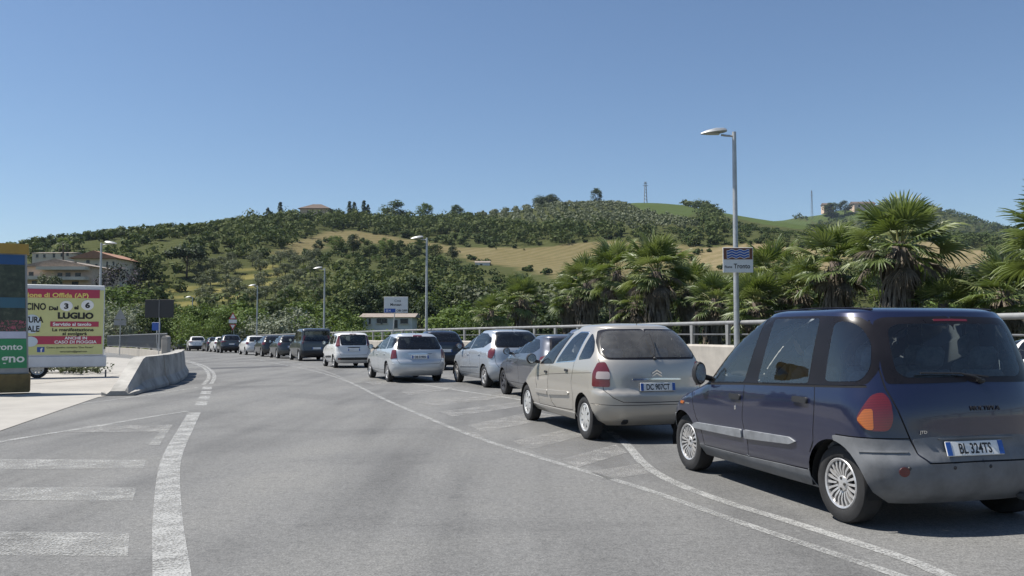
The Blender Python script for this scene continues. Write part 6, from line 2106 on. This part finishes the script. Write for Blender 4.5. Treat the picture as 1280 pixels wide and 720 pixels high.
# ---------------- fan palms
M['palm_leaf'] = None
m, nt, b = newmat('palm_leaf')
co = coords(nt); oi = nt.nodes.new('ShaderNodeObjectInfo')
n1 = noise(nt, co, 3, 3, .6)
k = mth(nt, 'ADD', mth(nt, 'MULTIPLY', oi.outputs['Random'], .6), mth(nt, 'MULTIPLY', n1, .45), clamp=True)
c = ramp(nt, k, [(.1, (.060, .090, .026)), (.5, (.125, .165, .050)), (.85, (.23, .26, .105)), (1.0, (.36, .33, .19))])
nt.links.new(c, b.inputs['Base Color']); b.inputs['Roughness'].default_value = .45; b.inputs['Specular IOR Level'].default_value = .5
tr_ = nt.nodes.new('ShaderNodeBsdfTranslucent'); nt.links.new(mixc(nt, .4, c, (.22, .30, .03)), tr_.inputs[0])
mx = nt.nodes.new('ShaderNodeMixShader'); mx.inputs[0].default_value = .28
nt.links.new(b.outputs[0], mx.inputs[1]); nt.links.new(tr_.outputs[0], mx.inputs[2]); nt.links.new(mx.outputs[0], nt.nodes['Material Output'].inputs[0])
M['palm_leaf'] = m
M['palm_dead'] = pm('dry_palm_leaf', (.17, .14, .105), .9, var=.45, vs=4)
M['palm_stem'] = pm('palm_stalk', (.20, .20, .07), .6, var=.2)
M['palm_bark'] = pm('palm_bark', (.12, .095, .075), .95, var=.35, vs=5, bump=.5, bs=18)


def frond_mesh(seed, dead=False):
    """fan leaf: stalk along +x, then pleated segments spreading out and drooping at the tips"""
    rg = np.random.default_rng(seed)
    V, Fc, mi = [], [], []
    Ls = rg.uniform(.75, 1.05) if not dead else rg.uniform(.5, .8)
    # stalk
    for i in range(4):
        t = i / 3
        x = Ls * t; z = .06 * math.sin(t * math.pi) - .03 * t
        w = .028 * (1 - .5 * t)
        V += [(x, -w, z), (x, w, z), (x, 0, z + .02)]
    for i in range(3):
        a = i * 3
        Fc += [(a, a + 3, a + 4, a + 1), (a + 1, a + 4, a + 5, a + 2), (a + 2, a + 5, a + 3, a)]; mi += [1, 1, 1]
    ns = 24
    half = 1.75 if not dead else .7
    for k in range(ns):
        th = -half + 2 * half * (k + .5) / ns
        dth = half / ns * 1.0
        R0 = (.88 + .16 * math.cos(th)) * rg.uniform(.88, 1.06) * (.95 if not dead else .85)
        droop = rg.uniform(.06, .36) if not dead else rg.uniform(.2, .5)
        base = len(V)
        fold = .018 if k % 2 else -.018
        for j, (r, wf) in enumerate(((.03, .25), (.42, .88), (.66, .60), (.86, .28), (1.0, .03))):
            rr = R0 * r
            dz = -droop * (max(0, r - .55) / .45)**1.6 * R0 * .9 - .05 * abs(th) * r
            cup = .10 * r * (1 - math.cos(th * .6))
            ww = rr * math.tan(dth) * wf * (1.25 if r > .3 else 1.0)
            cx, cy = math.cos(th), math.sin(th)
            V += [(Ls + rr * cx + ww * cy, rr * cy - ww * cx, dz + cup - .01), (Ls + rr * cx, rr * cy, dz + cup + fold * (r < .9)), (Ls + rr * cx - ww * cy, rr * cy + ww * cx, dz + cup - .01)]
        for j in range(4):
            a = base + j * 3
            Fc += [(a, a + 3, a + 4, a + 1), (a + 1, a + 4, a + 5, a + 2)]; mi += [0, 0]
    me = mk_mesh('frond', V, Fc, [M['palm_leaf'] if not dead else M['palm_dead'], M['palm_stem'] if not dead else M['palm_dead']], False, None, mi)
    return me


FR = [frond_mesh(300 + i) for i in range(6)]
FD = [frond_mesh(350 + i, True) for i in range(4)]


def skirt_mesh(seed, H):
    """the mass of hanging dead fronds round the trunk"""
    rg = np.random.default_rng(seed)
    V, Fc = [], []
    for i in range(520):
        a = rg.uniform(0, 6.283); z1 = rg.uniform(.15, 1.0) * H; L = rg.uniform(.5, 1.15)
        r0 = .24 + .10 * rg.uniform(); r1 = r0 + rg.uniform(.05, .55)**1.3 * (.4 + .6 * z1 / H)
        w = rg.uniform(.012, .05); tw = rg.uniform(-.5, .5)
        ca, sa = math.cos(a), math.sin(a)
        b0 = len(V)
        for (r, z, ww) in ((r0, z1, w * .6), (r0 + (r1 - r0) * .75, z1 - L * .3, w), (r1, z1 - L * .7, w * 1.1), (r1 * .92, z1 - L, w * .3)):
            a2 = a + tw * (z1 - z) * .5
            c2, s2 = math.cos(a2), math.sin(a2)
            V += [(r * c2 - ww * s2, r * s2 + ww * c2, max(z, .02)), (r * c2 + ww * s2, r * s2 - ww * c2, max(z, .02) - .02)]
        for j in range(3):
            Fc.append((b0 + 2 * j, b0 + 2 * j + 1, b0 + 2 * j + 3, b0 + 2 * j + 2))
    return mk_mesh('dead_frond_skirt', V, Fc, M['palm_dead'], True)


SK = [skirt_mesh(400 + i, 3.6) for i in range(3)]
tb = MB(); tb.tube([(0, 0, -1.5), (0, 0, 0), (.03, 0, 2.0), (0, .02, 3.9)], [.36, .34, .28, .20], 12)
TRUNK = mk_mesh('trunk', tb.v, tb.f, M['palm_bark'], True)


def palm(px, py_top, Y, label, dens=30, sc=1.0, skirt=True):
    rg = np.random.default_rng(int(px * 7 + Y))
    q = at(px, py_top, Y)
    x = q[0]; zb = float(terrain_z(x, Y))
    top = q[2] - 1.2 * sc            # growing point below the highest leaf tip
    t = empty('fan_palm', (x, Y, zb)); tag(t, label, 'palm tree', 'fan palms beyond the parapet' if skirt else None)
    Ht = max(1.2, top - zb)
    t.rotation_euler = (rg.uniform(-.06, .06), rg.uniform(-.06, .06), 0)
    dens = int(dens * rg.uniform(.8, 1.25))
    to_ = obj('trunk', TRUNK, t); to_.scale = (sc, sc, Ht / 3.9)
    if not skirt: to_.scale = (sc * .6, sc * .6, Ht / 3.9)
    if skirt:
        so = obj('dead_frond_skirt', SK[int(px) % 3], t, (0, 0, max(0, Ht - 3.75 * sc)), (0, 0, rg.uniform(0, 6))); so.scale = (sc * rg.uniform(.9, 1.15), sc * rg.uniform(.9, 1.15), sc)
        tag(so, kind='stuff')
    for i in range(dens):
        u = (i + .5) / dens
        el = 88 - 140 * u**.95 + rg.uniform(-12, 12)        # upright in the middle, hanging at the rim
        az = i * 2.39996 + rg.uniform(-.25, .25)
        dead = u > .86 or (u > .6 and rg.uniform() < .15)
        f = obj('frond', (FD if dead else FR)[int(rg.integers(0, 4 if dead else 6))], t, (.10 * math.cos(az), .10 * math.sin(az), Ht - .35 * u))
        f.rotation_euler = (rg.uniform(-.3, .3), -R_(el), az)
        k = sc * rg.uniform(.70, .96)
        f.scale = (k, k, k)
    return t


for (px, pt, Y, sc, lab) in [
    (1108, 250, 24.5, 1.0, 'tallest fan palm right of the lamp against the right hill'), (1040, 284, 28.5, .95, 'fan palm left of the tallest one'), (972, 306, 32.5, .95, 'fan palm just right of the lamp pole'), (945, 345, 31, .8, 'low fan palm at the foot of the lamp pole'),
    (826, 300, 40.5, 1.15, 'leafy fan palm with pointed top left of the lamp pole'), (782, 305, 44, 1.1, 'fan palm next left of the pointed one'), (740, 326, 48, 1.05, 'shorter fan palm second from the left end of the palm row'), (655, 349, 60, 1.1, 'pale leaved low fan palm behind the silver people carrier'), (612, 369, 66, 1.0, 'leftmost small fan palm of the row'),
    (716, 345, 53, 1.0, 'small fan palm tucked at the left of the tall group'), (888, 345, 36.5, .8, 'low bushy fan palm left of the lamp foot'), (1012, 325, 30.5, .8, 'half hidden fan palm between two taller ones'), (1178, 345, 24, .65, 'low fan palm just right of the tallest one'), (1240, 322, 22.8, .75, 'fan palm near the right edge'), (1338, 228, 19.5, 1.05, 'tall fan palm cut by the right edge of the view'), (1130, 330, 26.5, .8, 'short fan palm hidden behind the tallest trunk'), (860, 330, 41, .9, 'mid height fan palm behind the pointed one'), (800, 352, 42, .8, 'low fan palm under the pointed one')]:
    palm(px, pt, Y, lab, 40, sc)
q = at(612 * 0 + 81, 297, 235)
palm_far = palm(81, 296, 235, 'lone far palm on the skyline above the flats', 22, 1.5, False)

# hedge of scrub behind the parapet and weeds by the trailer
sh_ = []
for s in np.arange(8, cum[-1] - 6, 1.3):
    p, a, z = par_at(s)
    off = rng.uniform(1.6, 4.0)
    sh_.append((p[0] + off * math.sin(a), p[1] - off * math.cos(a)))
sh_ = np.array(sh_)
Vs, Ts = [], []
for i, (x, y) in enumerate(sh_):
    p, d, t = crown_pts(np.random.default_rng(1200 + i % 7), 130, 'shrub', 10)
    h = rng.uniform(2.6, 4.4)
    Vs.append(cards(p * [h * .7, h * .7, h] + [x, y, float(terrain_z(x, y))], .26, rng, .3, d * .6)); Ts.append(t)
tag(obj('scrub', mk_tris('scrub', np.vstack(Vs), 4, M['leaf_bright'], np.concatenate(Ts))), 'green scrub growing close behind the parapet', None, None, 'stuff')
Vs, Ts = [], []
for i in range(46):
    px_ = rng.uniform(40, 138); y = rng.uniform(30.5, 33)
    x = (px_ - 640) / FPX * y
    p, d, t = crown_pts(np.random.default_rng(1300 + i % 7), 60, 'shrub', 6)
    h = rng.uniform(.3, .75)
    Vs.append(cards(p * [h, h, h] + [x, y, float(road_z(y)) + .05], .09, rng, .5, d * .5)); Ts.append(t)
tag(obj('weeds', mk_tris('weeds', np.vstack(Vs), 4, M['leaf_olive'], np.concatenate(Ts))), 'dry weeds growing under and behind the trailer', None, None, 'stuff')

# ------------------------------------------------------------------ thin summer haze over the valley
m, nt, b = newmat('haze')
nt.nodes.remove(b)
pv = nn(nt, 'ShaderNodeVolumePrincipled', Density=.00006, Color=(.66, .80, 1.0, 1))
pv.inputs['Anisotropy'].default_value = .2
nt.links.new(pv.outputs[0], nt.nodes['Material Output'].inputs['Volume'])
tag(MB().box((500, 2250, 130), (7200, 5400, 300)).build('haze', m), 'faint blue summer haze over the hills', None, None, 'stuff')
